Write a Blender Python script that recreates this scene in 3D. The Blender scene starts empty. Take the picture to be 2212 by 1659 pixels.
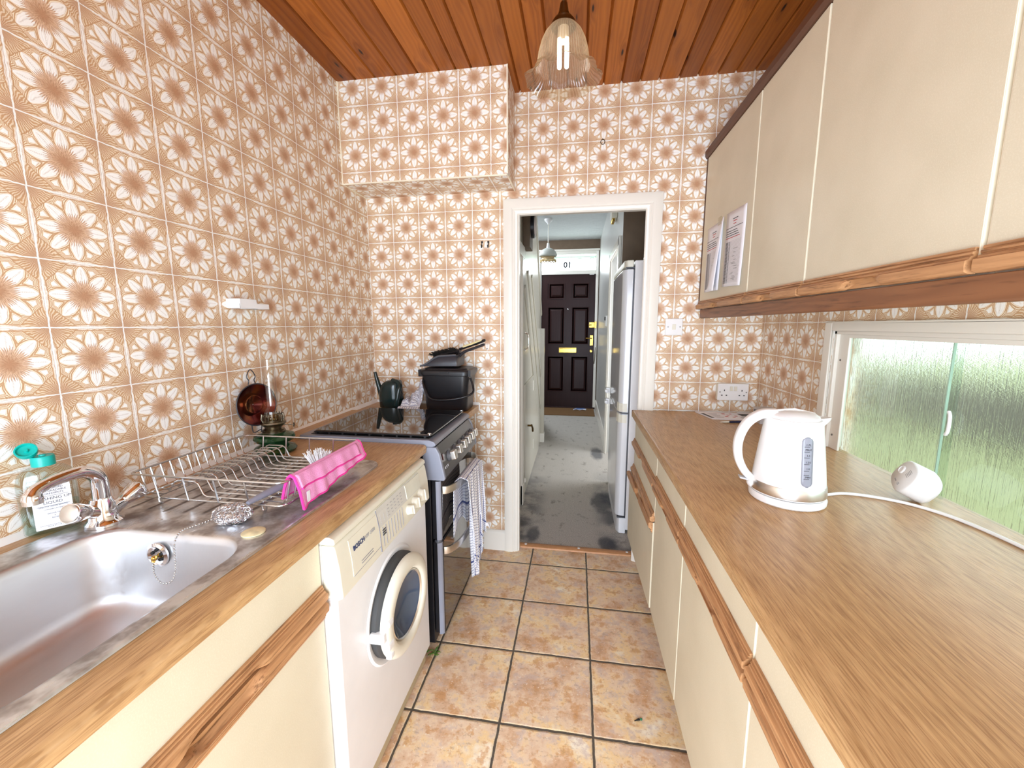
import bpy, bmesh, math, random
from mathutils import Matrix, Vector, noise as mnoise
D = bpy.data
SC = bpy.context.scene
COL = SC.collection
PI = math.pi
random.seed(7)

# ------------------------------------------------------------------ camera, world, lights, exposure
def cam_setup():
    cd = D.cameras.new('camera'); c = D.objects.new('camera', cd); COL.objects.link(c)
    yaw, pitch, roll = math.radians(8.9966), math.radians(-8.2360), math.radians(-0.1088)
    f = Vector((-math.sin(yaw) * math.cos(pitch), math.cos(yaw) * math.cos(pitch), math.sin(pitch)))
    r = Vector((math.cos(yaw), math.sin(yaw), 0)); u = r.cross(f)
    r2 = math.cos(roll) * r + math.sin(roll) * u; u2 = -math.sin(roll) * r + math.cos(roll) * u
    M = Matrix((r2, u2, -f)).transposed().to_4x4(); M.translation = (1.1803, -2.2412, 1.3357)
    c.matrix_world = M
    cd.sensor_width = 36; cd.sensor_fit = 'HORIZONTAL'; cd.lens = 875.1 / 2212 * 36
    cd.clip_start = 0.02; cd.clip_end = 200
    SC.camera = c
cam_setup()

w = D.worlds.new('overcast_sky'); SC.world = w; w.use_nodes = True
_bg = w.node_tree.nodes['Background']
_bg.inputs[0].default_value = (0.90, 0.97, 1.03, 1); _bg.inputs[1].default_value = 3.3

def area(name, loc, rot, sx, sy, power, col=(1, 1, 1)):
    l = D.lights.new(name, 'AREA'); l.shape = 'RECTANGLE'; l.size = sx; l.size_y = sy; l.energy = power; l.color = col
    o = D.objects.new(name, l); COL.objects.link(o); o.location = loc; o.rotation_euler = rot
    return o
# daylight arriving through the window in the wall behind the camera, then two added fill lamps for the hall
area('daylight_rear_window', (1.02, -3.16, 0.94), (PI / 2, 0, 0), 1.4, 1.66, 70, (0.80, 0.93, 1.10))
area('added_fill_stairwell', (0.30, 3.3, 2.62), (0, -0.35, 0), 0.55, 1.6, 52, (0.90, 0.97, 1.06))  # unseen lamp over the stairs, added to brighten the hall
area('added_fill_hall_room', (2.62, 1.56, 1.3), (0, PI / 2, 0), 1.6, 0.8, 30, (0.90, 0.97, 1.06))  # extra fill lamp put inside the side doorway, out of view

area('daylight_fanlight', (1.04, 4.55, 2.24), (-PI / 2 - 0.35, 0, 0), 0.8, 0.24, 12, (0.92, 0.98, 1.05))

vs = SC.view_settings
vs.view_transform = 'Standard'; vs.look = 'None'; vs.exposure = 0.12; vs.gamma = 1.0; vs.use_curve_mapping = False
cy = SC.cycles
cy.max_bounces = 10; cy.diffuse_bounces = 5; cy.glossy_bounces = 5; cy.transmission_bounces = 10; cy.transparent_max_bounces = 12
cy.sample_clamp_indirect = 4.0; cy.blur_glossy = 0.6; cy.use_denoising = True

# ------------------------------------------------------------------ node helper
class S:
    def __init__(s, g, k): s.g = g; s.k = k
    def __add__(s, o): return s.g.m('ADD', s, o)
    __radd__ = __add__
    def __sub__(s, o): return s.g.m('SUBTRACT', s, o)
    def __rsub__(s, o): return s.g.m('SUBTRACT', o, s)
    def __mul__(s, o): return s.g.m('MULTIPLY', s, o)
    __rmul__ = __mul__
    def __truediv__(s, o): return s.g.m('DIVIDE', s, o)
    def __pow__(s, o): return s.g.m('POWER', s, o)
    def __neg__(s): return s.g.m('MULTIPLY', s, -1.0)
class G:
    def __init__(g, nt): g.nt = nt
    def n(g, t, **p):
        x = g.nt.nodes.new(t)
        for k, v in p.items(): setattr(x, k, v)
        return x
    def put(g, sock, v):
        if isinstance(v, S): g.nt.links.new(v.k, sock)
        elif v is not None:
            if hasattr(sock.default_value, '__len__') and not hasattr(v, '__len__'): v = (v,) * len(sock.default_value)
            if hasattr(v, '__len__') and len(v) == 3 and len(sock.default_value) == 4: v = (*v, 1)
            sock.default_value = v
    def m(g, op, *a, clamp=False):
        x = g.n('ShaderNodeMath', operation=op, use_clamp=clamp)
        for i, v in enumerate(a): g.put(x.inputs[i], v)
        return S(g, x.outputs[0])
    def mx(g, a, b): return g.m('MAXIMUM', a, b)
    def mn(g, a, b): return g.m('MINIMUM', a, b)
    def abs(g, a): return g.m('ABSOLUTE', a)
    def fract(g, a): return g.m('FRACT', a)
    def floor(g, a): return g.m('FLOOR', a)
    def sin(g, a): return g.m('SINE', a)
    def cos(g, a): return g.m('COSINE', a)
    def sqrt(g, a): return g.m('SQRT', a)
    def inv(g, a): return g.m('SUBTRACT', 1.0, a)
    def ss(g, x, a, b):
        k = g.n('ShaderNodeMapRange', interpolation_type='SMOOTHSTEP')
        g.put(k.inputs[0], x); k.inputs[1].default_value = a; k.inputs[2].default_value = b
        return S(g, k.outputs[0])
    def lin(g, x, a, b, c=0.0, d=1.0):
        k = g.n('ShaderNodeMapRange'); g.put(k.inputs[0], x)
        for i, v in enumerate((a, b, c, d)): k.inputs[i + 1].default_value = v
        return S(g, k.outputs[0])
    def co(g, which='Object'): return S(g, g.n('ShaderNodeTexCoord').outputs[which])
    def sep(g, v):
        x = g.n('ShaderNodeSeparateXYZ'); g.put(x.inputs[0], v); return [S(g, o) for o in x.outputs]
    def comb(g, x, y, z=0.0):
        k = g.n('ShaderNodeCombineXYZ')
        for i, v in enumerate((x, y, z)): g.put(k.inputs[i], v)
        return S(g, k.outputs[0])
    def vscale(g, v, s):
        k = g.n('ShaderNodeVectorMath', operation='MULTIPLY'); g.put(k.inputs[0], v); k.inputs[1].default_value = s
        return S(g, k.outputs[0])
    def noise(g, v, scale=5, detail=3, rough=0.5, dist=0.0, out=0):
        k = g.n('ShaderNodeTexNoise'); g.put(k.inputs['Vector'], v)
        for a, b in (('Scale', scale), ('Detail', detail), ('Roughness', rough), ('Distortion', dist)): g.put(k.inputs[a], b)
        return S(g, k.outputs[out])
    def white(g, v):
        k = g.n('ShaderNodeTexWhiteNoise', noise_dimensions='3D'); g.put(k.inputs[0], v); return S(g, k.outputs[0])
    def voro(g, v, scale=5, feature='F1', out=0):
        k = g.n('ShaderNodeTexVoronoi', feature=feature); g.put(k.inputs['Vector'], v); k.inputs['Scale'].default_value = scale
        return S(g, k.outputs[out])
    def mix(g, f, a, b):
        k = g.n('ShaderNodeMix', data_type='RGBA'); g.put(k.inputs[0], f); g.put(k.inputs[6], a); g.put(k.inputs[7], b)
        return S(g, k.outputs[2])
    def ramp(g, f, stops, interp='LINEAR'):
        k = g.n('ShaderNodeValToRGB'); g.put(k.inputs[0], f); r = k.color_ramp; r.interpolation = interp
        while len(r.elements) < len(stops): r.elements.new(0.5)
        for e, (p, c) in zip(r.elements, stops): e.position = p; e.color = (*c, 1)
        return S(g, k.outputs[0])
    def bump(g, h, strength=0.5, dist=0.002):
        k = g.n('ShaderNodeBump'); k.inputs['Strength'].default_value = strength; k.inputs['Distance'].default_value = dist
        g.put(k.inputs['Height'], h); return S(g, k.outputs[0])

def srgb(r, g, b):
    def f(c):
        c /= 255.0
        return c / 12.92 if c <= 0.04045 else ((c + 0.055) / 1.055) ** 2.4
    return (f(r), f(g), f(b))

PN = {'base': 'Base Color', 'rough': 'Roughness', 'metal': 'Metallic', 'ior': 'IOR', 'trans': 'Transmission Weight', 'coat': 'Coat Weight', 'coatr': 'Coat Roughness',
      'emit': 'Emission Color', 'estr': 'Emission Strength', 'spec': 'Specular IOR Level', 'alpha': 'Alpha', 'normal': 'Normal', 'sheen': 'Sheen Weight', 'aniso': 'Anisotropic'}
def mat(name, fn=None, **kw):
    m = D.materials.new(name); m.use_nodes = True
    g = G(m.node_tree); b = m.node_tree.nodes['Principled BSDF']
    if fn: kw.update(fn(g))
    for k, v in kw.items(): g.put(b.inputs[PN[k]], v)
    return m
def plain(name, c, rough=0.5, var=0.06, scale=14, bump=0.0, **kw):
    """a one-colour surface with slight procedural mottling"""
    def fn(g):
        n = g.noise(g.co(), scale, 3)
        d = dict(base=g.mix(g.lin(n, 0.3, 0.7), tuple(x * (1 - var) for x in c), tuple(min(1, x * (1 + var)) for x in c)), rough=rough)
        if bump: d['normal'] = g.bump(g.noise(g.co(), 240, 2), bump, 0.001)
        return d
    return mat(name, fn, **kw)

# ------------------------------------------------------------------ surface materials
def f_paper(g):
    uv = g.co('UV'); u, v, _ = g.sep(uv)
    wob = g.noise(g.vscale(uv, (9, 9, 9)), 1.0, 2); wob2 = g.noise(g.vscale(uv, (11, 11, 11)), 1.0, 2, out=1)
    wr, wg, _b = g.sep(wob2)
    fx = g.fract(u) - 0.5 + (wr - 0.5) * 0.03; fy = g.fract(v) - 0.5 + (wg - 0.5) * 0.03
    ax = g.abs(fx); ay = g.abs(fy)
    r = g.sqrt(fx * fx + fy * fy); th = g.m('ARCTAN2', fy, fx)
    q = PI / 4
    da = (g.fract(th / q + 0.5) - 0.5) * q
    px = r * g.cos(da); py = g.abs(r * g.sin(da))
    t = g.m('DIVIDE', px - 0.13, 0.322, clamp=True)
    wid = 0.176 * (t ** 0.5) * (g.inv(t) ** 0.66)
    dp = wid - py                                            # >0 inside a petal
    db = (g.fract(th / q) - 0.5) * q
    hx = r * g.cos(db); hy = g.abs(r * g.sin(db))
    hw = g.mn((hx - 0.325) * 0.62, (0.432 - hx) * 1.8)
    dh = hw - hy                                             # >0 inside the small hearts
    # hand-drawn contour lines following petals and hearts
    dd = g.mx(dp, dh)
    cont = 0.5 + 0.5 * g.sin(dd * 215.0 + wob * 4.0)
    # octagon and border
    octo = g.mx(g.mx(ax, ay), (ax + ay) * 0.7071)
    ob = g.ss(octo, 0.452, 0.462)
    # corner bursts
    cx = 0.5 - ax; cyy = 0.5 - ay
    rc = g.sqrt(cx * cx + cyy * cyy); ph = g.m('ARCTAN2', cyy, cx)
    st = 0.5 + 0.5 * g.sin(ph * 42.0 + wob * 16.0 + rc * 20.0)
    cb = g.inv(g.ss(rc, 0.04, 0.27))
    # leaf shaped pale marks along the tile edges
    e1 = 0.042 * g.inv(g.m('POWER', ay / 0.38, 2.0)) - cx; e2 = 0.036 * g.inv(g.m('POWER', ax / 0.38, 2.0)) - cyy
    leaf = g.ss(g.mx(e1, e2), -0.006, 0.014)
    leafl = 0.5 + 0.5 * g.sin(g.mx(e1, e2) * 330.0 + wob * 6)
    # central sunburst
    s1 = g.noise(g.comb(g.cos(th) * 5.5, g.sin(th) * 5.5, r * 7.0), 2.4, 3, 0.6)
    s2 = g.noise(g.comb(g.cos(th) * 14, g.sin(th) * 14, r * 14.0), 1.6, 2, 0.6)
    spk = 0.5 + 0.5 * g.sin(th * 52.0 + wob * 5.0)
    edge = 0.150 + s1 * 0.085 + spk * 0.060
    burst = g.inv(g.ss(r - edge, -0.020, 0.012)) * g.lin(r, 0.10, 0.27, 1.0, 0.80)
    WH = srgb(252, 251, 247); CR = srgb(242, 222, 188); TN = srgb(203, 162, 120); BR = srgb(190, 144, 110); DB = srgb(174, 126, 92)
    base = g.mix(g.ss(cont, 0.25, 0.95), TN, srgb(249, 238, 216))
    pet = g.ss(dd, 0.002, 0.012)
    vein = g.inv(g.ss(py, 0.004, 0.012)) * g.inv(g.ss(px, 0.39, 0.42)) * (0.5 + 0.5 * g.sin(px * 330.0 + py * 300))
    petc = g.mix(vein * 0.6, WH, srgb(196, 180, 158))
    col = g.mix(pet, base, petc)
    outc = g.mix(g.ss(st, 0.2, 0.95) * 0.70, TN, srgb(248, 236, 212))
    outc = g.mix(cb * (1.0 - st * 0.5), outc, BR)
    outc = g.mix(leaf * (0.30 + 0.60 * leafl), outc, WH)
    col = g.mix(ob, col, outc)
    lineo = g.inv(g.ss(g.abs(octo - 0.455), 0.003, 0.010))
    col = g.mix(lineo * 0.8, col, srgb(196, 150, 106))
    bc = g.mix(g.ss(s2, 0.36, 0.62) * 0.6 + g.inv(spk) * g.ss(r, 0.05, 0.20) * 0.85, DB, srgb(228, 194, 162))
    bc = g.mix(g.ss(r, 0.0, 0.10), BR, bc)
    col = g.mix(burst, col, bc)
    gn = g.noise(g.vscale(uv, (5, 5, 5)), 1.0, 2)
    grw = 0.003 + gn * 0.016
    gr = g.inv(g.ss(g.mn(cx - grw, cyy - grw * 0.8), -0.003, 0.004))
    col = g.mix(gr, col, WH)
    gl = g.inv(g.ss(g.mn(g.abs(cx - grw), g.abs(cyy - grw * 0.8)), 0.0, 0.004)) * g.ss(gn, 0.45, 0.6)
    col = g.mix(gl * 0.5, col, srgb(150, 140, 130))
    h = pet * 0.6 + cont * 0.25 + st * ob * 0.25 - burst * s2 * 0.5 - gr * 0.6
    return dict(base=col, rough=g.lin(s2, 0, 1, 0.42, 0.55), spec=0.4, normal=g.bump(h, 0.35, 0.0012))
M = {}
M['paper'] = mat('retro_flower_wallcovering', f_paper)

def f_pine(g):
    u, y, _ = g.sep(g.co('UV'))
    k = g.floor(u); fu = g.fract(u)
    rnd = g.white(g.comb(k, 3.0, 1.0)); rnd2 = g.white(g.comb(k, 9.0, 4.0))
    vec = g.comb(fu * 0.10, y + rnd * 31.0, k * 1.7)
    # knots
    kv = g.comb(fu * 1.0 + k * 13.0, y * 2.6 + rnd * 17.0, 0.5)
    kd = g.voro(kv, 1.45); kr = g.white(g.comb(g.floor(y * 2.6 + rnd * 17), k, 2.0))
    knot = g.inv(g.ss(kd, 0.05, 0.11)); halo = g.inv(g.ss(kd, 0.06, 0.42))
    gr = g.noise(g.vscale(vec, (70, 3.0, 1)), 1.0, 4, 0.6, 0.4)
    rings = 0.5 + 0.5 * g.sin((fu * 26.0) + g.noise(g.vscale(vec, (14, 1.6, 1)), 1.0, 2) * 22.0 + halo * 9.0)
    A = srgb(136, 70, 24); B = srgb(176, 102, 38); C = srgb(92, 40, 14)
    col = g.mix(rings * 0.55, B, A)
    col = g.mix(g.ss(gr, 0.52, 0.75) * 0.5, col, C)
    col = g.mix(rnd * 0.6, col, C)
    col = g.mix(rnd2 * 0.4, col, srgb(196, 118, 46))
    col = g.mix(halo * 0.35, col, C)
    col = g.mix(knot, col, srgb(40, 20, 12))
    return dict(base=col, rough=0.42, spec=0.25, normal=g.bump(rings, 0.06, 0.001))
M['pine'] = mat('varnished_pine_boards', f_pine)

def f_oak_top(g):
    x, y, z = g.sep(g.co())
    v = g.comb(x + z * 0.6, y, 0.0)
    big = g.noise(g.vscale(v, (3.2, 0.55, 1)), 1.0, 2, 0.5)
    rings = 0.5 + 0.5 * g.sin(x * 240.0 + big * 150.0 + g.noise(g.vscale(v, (40, 9, 1)), 1.0, 2) * 5.0)
    pores = g.noise(g.vscale(v, (420, 16, 1)), 1.0, 3, 0.6)
    fig = g.noise(g.vscale(v, (9, 1.3, 1)), 1.0, 3)
    col = g.mix(rings * 0.5, srgb(192, 154, 106), srgb(156, 117, 74))
    col = g.mix(g.ss(fig, 0.4, 0.7) * 0.4, col, srgb(206, 164, 116))
    col = g.mix(g.ss(pores, 0.5, 0.62) * 0.55, col, srgb(142, 100, 62))
    col = g.mix(g.ss(pores, 0.50, 0.34) * 0.35, col, srgb(224, 184, 136))
    return dict(base=col, rough=g.lin(pores, 0.3, 0.7, 0.26, 0.36), spec=0.45, normal=g.bump(pores, 0.05, 0.0005))
M['oaktop'] = mat('oak_grain_laminate', f_oak_top)

def f_oak(g):
    x, y, z = g.sep(g.co())
    v = g.comb(x, y, z)
    n = g.noise(g.vscale(v, (150, 9, 150)), 1.0, 4, 0.6)
    b = g.noise(g.vscale(v, (16, 2.2, 16)), 1.0, 2)
    rings = 0.5 + 0.5 * g.sin(z * 380.0 + b * 30.0)
    col = g.mix(rings * 0.35, srgb(192, 144, 100), srgb(150, 104, 66))
    col = g.mix(g.ss(n, 0.52, 0.68) * 0.7, col, srgb(96, 58, 32))
    col = g.mix(g.ss(n, 0.48, 0.33) * 0.4, col, srgb(212, 164, 116))
    return dict(base=col, rough=0.42, spec=0.4, normal=g.bump(n, 0.12, 0.001))
M['oak'] = mat('carved_oak', f_oak)
def f_oakdark(g):
    x, y, z = g.sep(g.co())
    n = g.noise(g.vscale(g.co(), (120, 7, 120)), 1.0, 4, 0.6)
    b = g.noise(g.vscale(g.co(), (12, 2.0, 12)), 1.0, 2)
    rings = 0.5 + 0.5 * g.sin(z * 260.0 + b * 40.0)
    col = g.mix(rings * 0.4, srgb(140, 94, 62), srgb(100, 62, 40))
    col = g.mix(g.ss(n, 0.52, 0.68) * 0.6, col, srgb(74, 44, 28))
    return dict(base=col, rough=0.45, normal=g.bump(n, 0.1, 0.001))
M['oakdark'] = mat('dark_oak_veneer', f_oakdark)
M['brownedge'] = plain('dark_brown_edging', srgb(92, 58, 40), 0.5)

def f_cream(g):
    n = g.noise(g.co(), 420, 2); n2 = g.noise(g.co(), 6, 3)
    col = g.mix(g.lin(n2, 0.3, 0.7), srgb(212, 203, 178), srgb(221, 212, 188))
    col = g.mix(g.ss(n, 0.45, 0.7) * 0.25, col, srgb(236, 229, 210))
    return dict(base=col, rough=0.42, spec=0.4, normal=g.bump(n, 0.10, 0.0004))
M['cream'] = mat('stippled_cream_laminate', f_cream)
M['creamedge'] = plain('pale_cream_edging', srgb(246, 238, 216), 0.4)
M['carcass'] = plain('white_carcass_board', srgb(238, 232, 216), 0.5)

def f_floor(g):
    x, y, _ = g.sep(g.co())
    P = 0.31268
    wv = g.noise(g.co(), 26, 3, 0.6, out=1); wx, wy, _b = g.sep(wv)
    tx = (x - 0.63586) / P + (wx - 0.5) * 0.022; ty = (y + 0.12944) / P + (wy - 0.5) * 0.022
    cx = 0.5 - g.abs(g.fract(tx) - 0.5); cyy = 0.5 - g.abs(g.fract(ty) - 0.5)
    d = g.mn(cx, cyy)
    rnd = g.white(g.comb(g.floor(tx), g.floor(ty), 1.0))
    vec = g.comb(x + rnd * 7.0, y + rnd * 3.0, rnd * 5.0)
    a = g.noise(vec, 7.5, 5, 0.62); b = g.noise(vec, 19, 5, 0.65); c = g.noise(g.vscale(vec, (1, 1.6, 1)), 48, 3, 0.7)
    col = g.ramp(a, [(0.28, srgb(192, 148, 112)), (0.41, srgb(224, 184, 148)), (0.50, srgb(240, 212, 182)), (0.58, srgb(246, 212, 158)), (0.70, srgb(254, 242, 220))])
    col = g.mix(g.ss(b, 0.52, 0.64) * 0.7, col, srgb(216, 194, 182))
    col = g.mix(g.ss(b, 0.47, 0.37) * 0.65, col, srgb(212, 154, 96))
    col = g.mix(g.ss(c, 0.56, 0.70) * 0.45, col, srgb(246, 230, 202))
    col = g.mix(g.ss(c, 0.44, 0.34) * 0.35, col, srgb(172, 134, 100))
    sp = g.noise(vec, 90, 2, 0.6); col = g.mix(g.ss(sp, 0.66, 0.72) * 0.6, col, srgb(254, 244, 226)); col = g.mix(g.ss(sp, 0.33, 0.28) * 0.35, col, srgb(168, 130, 100))
    rim = g.inv(g.ss(g.abs(d - 0.019), 0.001, 0.0065)) * g.ss(c, 0.34, 0.55)
    col = g.mix(rim * 0.85, col, srgb(238, 218, 180))
    gm = g.inv(g.ss(d, 0.0105, 0.0145))
    gcol = g.mix(b, srgb(62, 56, 50), srgb(112, 102, 90))
    col = g.mix(gm, col, gcol)
    h = g.ss(d, 0.006, 0.03) * 1.6 + b * 0.25
    return dict(base=col, rough=g.lin(b, 0.3, 0.7, 0.40, 0.56), spec=0.4, normal=g.bump(h, 0.5, 0.003))
M['floor'] = mat('mottled_terracotta_vinyl_tiles', f_floor)

def f_carpet(g):
    x, y, _ = g.sep(g.co())
    n = g.noise(g.co(), 260, 3, 0.7); b = g.noise(g.co(), 5, 4, 0.6); s = g.noise(g.vscale(g.co(), (16, 9, 1)), 1.0, 4, 0.65)
    col = g.mix(g.ss(n, 0.35, 0.65), srgb(150, 145, 138), srgb(212, 206, 198))
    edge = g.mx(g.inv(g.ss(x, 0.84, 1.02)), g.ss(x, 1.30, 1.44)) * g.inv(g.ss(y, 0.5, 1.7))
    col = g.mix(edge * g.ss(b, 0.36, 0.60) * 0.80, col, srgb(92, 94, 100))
    def spot(cx, cy, rx, ry):
        ex = (x - cx) / rx; ey = (y - cy) / ry
        return g.inv(g.ss(ex * ex + ey * ey + (s - 0.5) * 1.4, 0.25, 1.1))
    dark = g.mx(g.mx(spot(0.925, 0.20, 0.05, 0.12), spot(1.395, 0.15, 0.06, 0.10)), g.mx(spot(1.40, 0.75, 0.10, 0.22), spot(1.41, 1.95, 0.07, 0.25)))
    col = g.mix(dark * 0.72, col, srgb(70, 74, 82))
    col = g.mix(g.ss(s, 0.56, 0.70) * 0.6, col, srgb(124, 118, 110))
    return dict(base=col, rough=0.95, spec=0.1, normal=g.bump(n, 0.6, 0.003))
M['carpet'] = mat('worn_grey_carpet', f_carpet)

def f_gloss(c):
    def fn(g):
        n = g.noise(g.vscale(g.co(), (6, 6, 2)), 1.0, 3)
        return dict(base=g.mix(n, tuple(k * 0.94 for k in c), c), rough=0.24, spec=0.5, normal=g.bump(n, 0.12, 0.01))
    return fn
M['gloss'] = mat('white_gloss_paint', f_gloss(srgb(240, 236, 226)))
M['glosscream'] = mat('cream_gloss_paint', f_gloss(srgb(198, 193, 178)))
M['hallwall'] = mat('satin_grey_wall', lambda g: dict(base=srgb(196, 196, 192), rough=0.30, normal=g.bump(g.noise(g.co(), 40, 3), 0.15, 0.004)))
M['taupe'] = plain('taupe_matt_paint', srgb(116, 98, 80), 0.8)
M['artex'] = mat('textured_white_ceiling', lambda g: dict(base=srgb(238, 243, 244), rough=0.9, normal=g.bump(g.noise(g.vscale(g.co(), (10, 30, 9)), 1.0, 5, 0.7), 1.0, 0.06)))
M['plaster'] = plain('plain_plaster', srgb(226, 216, 200), 0.8)
M['white'] = plain('white_plastic', srgb(240, 240, 240), 0.35, 0.02)
M['offwhite'] = plain('aged_white_plastic', srgb(228, 224, 208), 0.4, 0.02)
M['black'] = plain('black_plastic', srgb(26, 26, 30), 0.35, 0.1)
M['blackmat'] = plain('matt_black', srgb(18, 18, 20), 0.6)
M['char'] = plain('charcoal_plastic', srgb(52, 52, 58), 0.36, 0.08)
M['dgrey'] = plain('dark_grey_plastic', srgb(84, 86, 92), 0.35)
M['mgrey'] = plain('mid_grey_plastic', srgb(140, 142, 156), 0.4)
M['print'] = plain('printed_ink', srgb(70, 70, 76), 0.6)
M['printlight'] = plain('pale_printed_ink', srgb(168, 168, 172), 0.6)
M['printblue'] = plain('blue_printed_ink', srgb(34, 54, 104), 0.6)
M['printred'] = plain('red_printed_ink', srgb(190, 70, 70), 0.6)
M['sheet'] = plain('paper_sheet', srgb(240, 240, 246), 0.75, 0.02)
M['chrome'] = mat('polished_chrome', base=(0.82, 0.82, 0.84), metal=1.0, rough=0.06)
M['wire'] = mat('dull_wire', base=(0.62, 0.62, 0.62), metal=1.0, rough=0.25)
M['silver'] = mat('brushed_silver', base=(0.74, 0.72, 0.68), metal=1.0, rough=0.3)
M['brass'] = mat('polished_brass', base=srgb(214, 176, 88), metal=1.0, rough=0.22)
M['oldbrass'] = mat('tarnished_brass', lambda g: dict(base=g.mix(g.noise(g.co(), 60, 3), srgb(120, 92, 44), srgb(70, 58, 40)), metal=1.0, rough=0.38))
M['pewter'] = mat('worn_nickel', lambda g: dict(base=g.mix(g.noise(g.co(), 90, 3), srgb(150, 140, 120), srgb(96, 88, 74)), metal=1.0, rough=0.3))
M['sealant'] = plain('white_sealant', srgb(244, 242, 238), 0.45)
def f_steel(g):
    x, y, z = g.sep(g.co())
    n = g.noise(g.co(), 38, 4, 0.7); s = g.noise(g.vscale(g.co(), (260, 14, 90)), 1.0, 2)
    stain = g.noise(g.co(), 11, 4, 0.65)
    deck = g.ss(z, -0.004, -0.001)
    col = g.mix(g.ss(stain, 0.40, 0.66) * deck * 0.75, (0.74, 0.75, 0.77), srgb(120, 104, 94))
    col = g.mix(g.ss(n, 0.66, 0.72) * 0.5 * deck, col, (0.75, 0.74, 0.72))
    # pressed drainer flutes and the slots at their ends
    fl = g.ss(g.abs(g.fract((x - 0.09) / 0.052) - 0.5), 0.36, 0.46) * g.ss(y, 0.015, 0.03) * g.inv(g.ss(y, 0.40, 0.42)) * deck * g.ss(x, 0.07, 0.08) * g.inv(g.ss(x, 0.43, 0.44))
    return dict(base=g.mix(fl * 0.7, col, srgb(64, 56, 52)), metal=1.0, rough=g.lin(s, 0.3, 0.7, 0.40, 0.50) - deck * 0.14 + g.ss(stain, 0.45, 0.7) * deck * 0.12, normal=g.bump(fl * -1.0 + s * 0.02, 0.6, 0.003))
M['steel'] = mat('stained_stainless_steel', f_steel)
M['enamel'] = plain('white_enamel', srgb(238, 238, 240), 0.28, 0.015)
M['fridge'] = plain('glossy_fridge_enamel', srgb(226, 228, 232), 0.10, 0.01)
M['wmcream'] = plain('yellowed_white_plastic', srgb(232, 228, 210), 0.35, 0.03)
M['greyplastic'] = plain('blue_grey_panel', srgb(140, 144, 158), 0.32, 0.03)
M['cookergrey'] = mat('metallic_grey_panel', base=srgb(104, 102, 102), metal=0.7, rough=0.28)
M['blackglass'] = mat('dark_hob_glass', base=(0.012, 0.012, 0.014), rough=0.025, spec=0.9, ior=1.9)
M['ovenglass'] = mat('smoked_oven_glass', base=srgb(60, 52, 46), rough=0.05, spec=0.9, ior=2.2)
M['darkglass'] = mat('dark_porthole_glass', base=srgb(74, 86, 104), rough=0.04, spec=0.7)
M['rubber'] = plain('grey_rubber', srgb(66, 66, 66), 0.6)

def thin_glass(name, tint, refl=0.10, rough=0.0):
    m = D.materials.new(name); m.use_nodes = True; nt = m.node_tree; g = G(nt)
    nt.nodes.remove(nt.nodes['Principled BSDF'])
    tr = g.n('ShaderNodeBsdfTransparent'); tr.inputs[0].default_value = (*tint, 1)
    gl = g.n('ShaderNodeBsdfGlossy'); gl.inputs['Roughness'].default_value = rough
    lw = g.n('ShaderNodeFresnel'); lw.inputs[0].default_value = 1.38
    f = (S(g, lw.outputs[0]) + refl) * g.inv(S(g, g.n('ShaderNodeNewGeometry').outputs['Backfacing']))
    mx = g.n('ShaderNodeMixShader'); g.put(mx.inputs[0], f)
    nt.links.new(tr.outputs[0], mx.inputs[1]); nt.links.new(gl.outputs[0], mx.inputs[2])
    nt.links.new(mx.outputs[0], nt.nodes['Material Output'].inputs[0])
    return m
M['glass'] = thin_glass('clear_glass', (0.97, 0.985, 0.975), 0.03)
M['paneglass'] = thin_glass('greenish_sliding_pane', (0.90, 0.95, 0.92), 0.03)
M['chimney'] = thin_glass('lamp_chimney_glass', (0.97, 0.965, 0.96), 0.05)
M['bottle'] = thin_glass('clear_bottle_plastic', (0.88, 0.91, 0.89), 0.05, 0.08)
M['liquid'] = thin_glass('pale_washing_liquid', (0.76, 0.85, 0.82), 0.03)
def f_frost(g):
    x, y, z = g.sep(g.co())
    st = g.noise(g.comb(0.0, y * 190.0, z * 6.0), 1.0, 3, 0.6, 0.4); ham = g.noise(g.comb(0.0, y * 80, z * 60), 1.0, 3, 0.6)
    return dict(base=(0.96, 0.985, 0.97), trans=1.0, rough=0.14, ior=1.22, normal=g.bump(st + ham * 0.45, 0.55, 0.004))
M['frost'] = mat('reeded_obscure_glass', f_frost)
def shade_mat():
    m = D.materials.new('prismatic_shade_glass'); m.use_nodes = True; nt = m.node_tree; g = G(nt)
    nt.nodes.remove(nt.nodes['Principled BSDF'])
    x, y, z = g.sep(g.co())
    rib = 0.5 + 0.5 * g.sin(g.m('ARCTAN2', y, x) * 60.0)
    tr = g.n('ShaderNodeBsdfTransparent'); g.put(tr.inputs[0], g.mix(rib, srgb(214, 196, 168), srgb(240, 230, 212)))
    df = g.n('ShaderNodeBsdfTranslucent'); df.inputs[0].default_value = (*srgb(226, 208, 180), 1)
    d2 = g.n('ShaderNodeBsdfDiffuse'); d2.inputs[0].default_value = (*srgb(206, 188, 160), 1)
    gl = g.n('ShaderNodeBsdfGlossy'); gl.inputs['Roughness'].default_value = 0.12
    g.put(gl.inputs['Normal'], g.bump(rib, 0.8, 0.002))
    def mixs(f, a, b):
        k = g.n('ShaderNodeMixShader'); g.put(k.inputs[0], f); nt.links.new(a.outputs[0], k.inputs[1]); nt.links.new(b.outputs[0], k.inputs[2]); return k
    lw = g.n('ShaderNodeLayerWeight'); lw.inputs[0].default_value = 0.4
    body = mixs(0.5, df, d2)
    fac = S(g, lw.outputs['Facing']) * 0.35 + 0.12 + rib * 0.08
    k = mixs(0.07, mixs(fac, tr, body), gl)
    nt.links.new(k.outputs[0], nt.nodes['Material Output'].inputs[0])
    return m
M['shadeglass'] = shade_mat()
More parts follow.
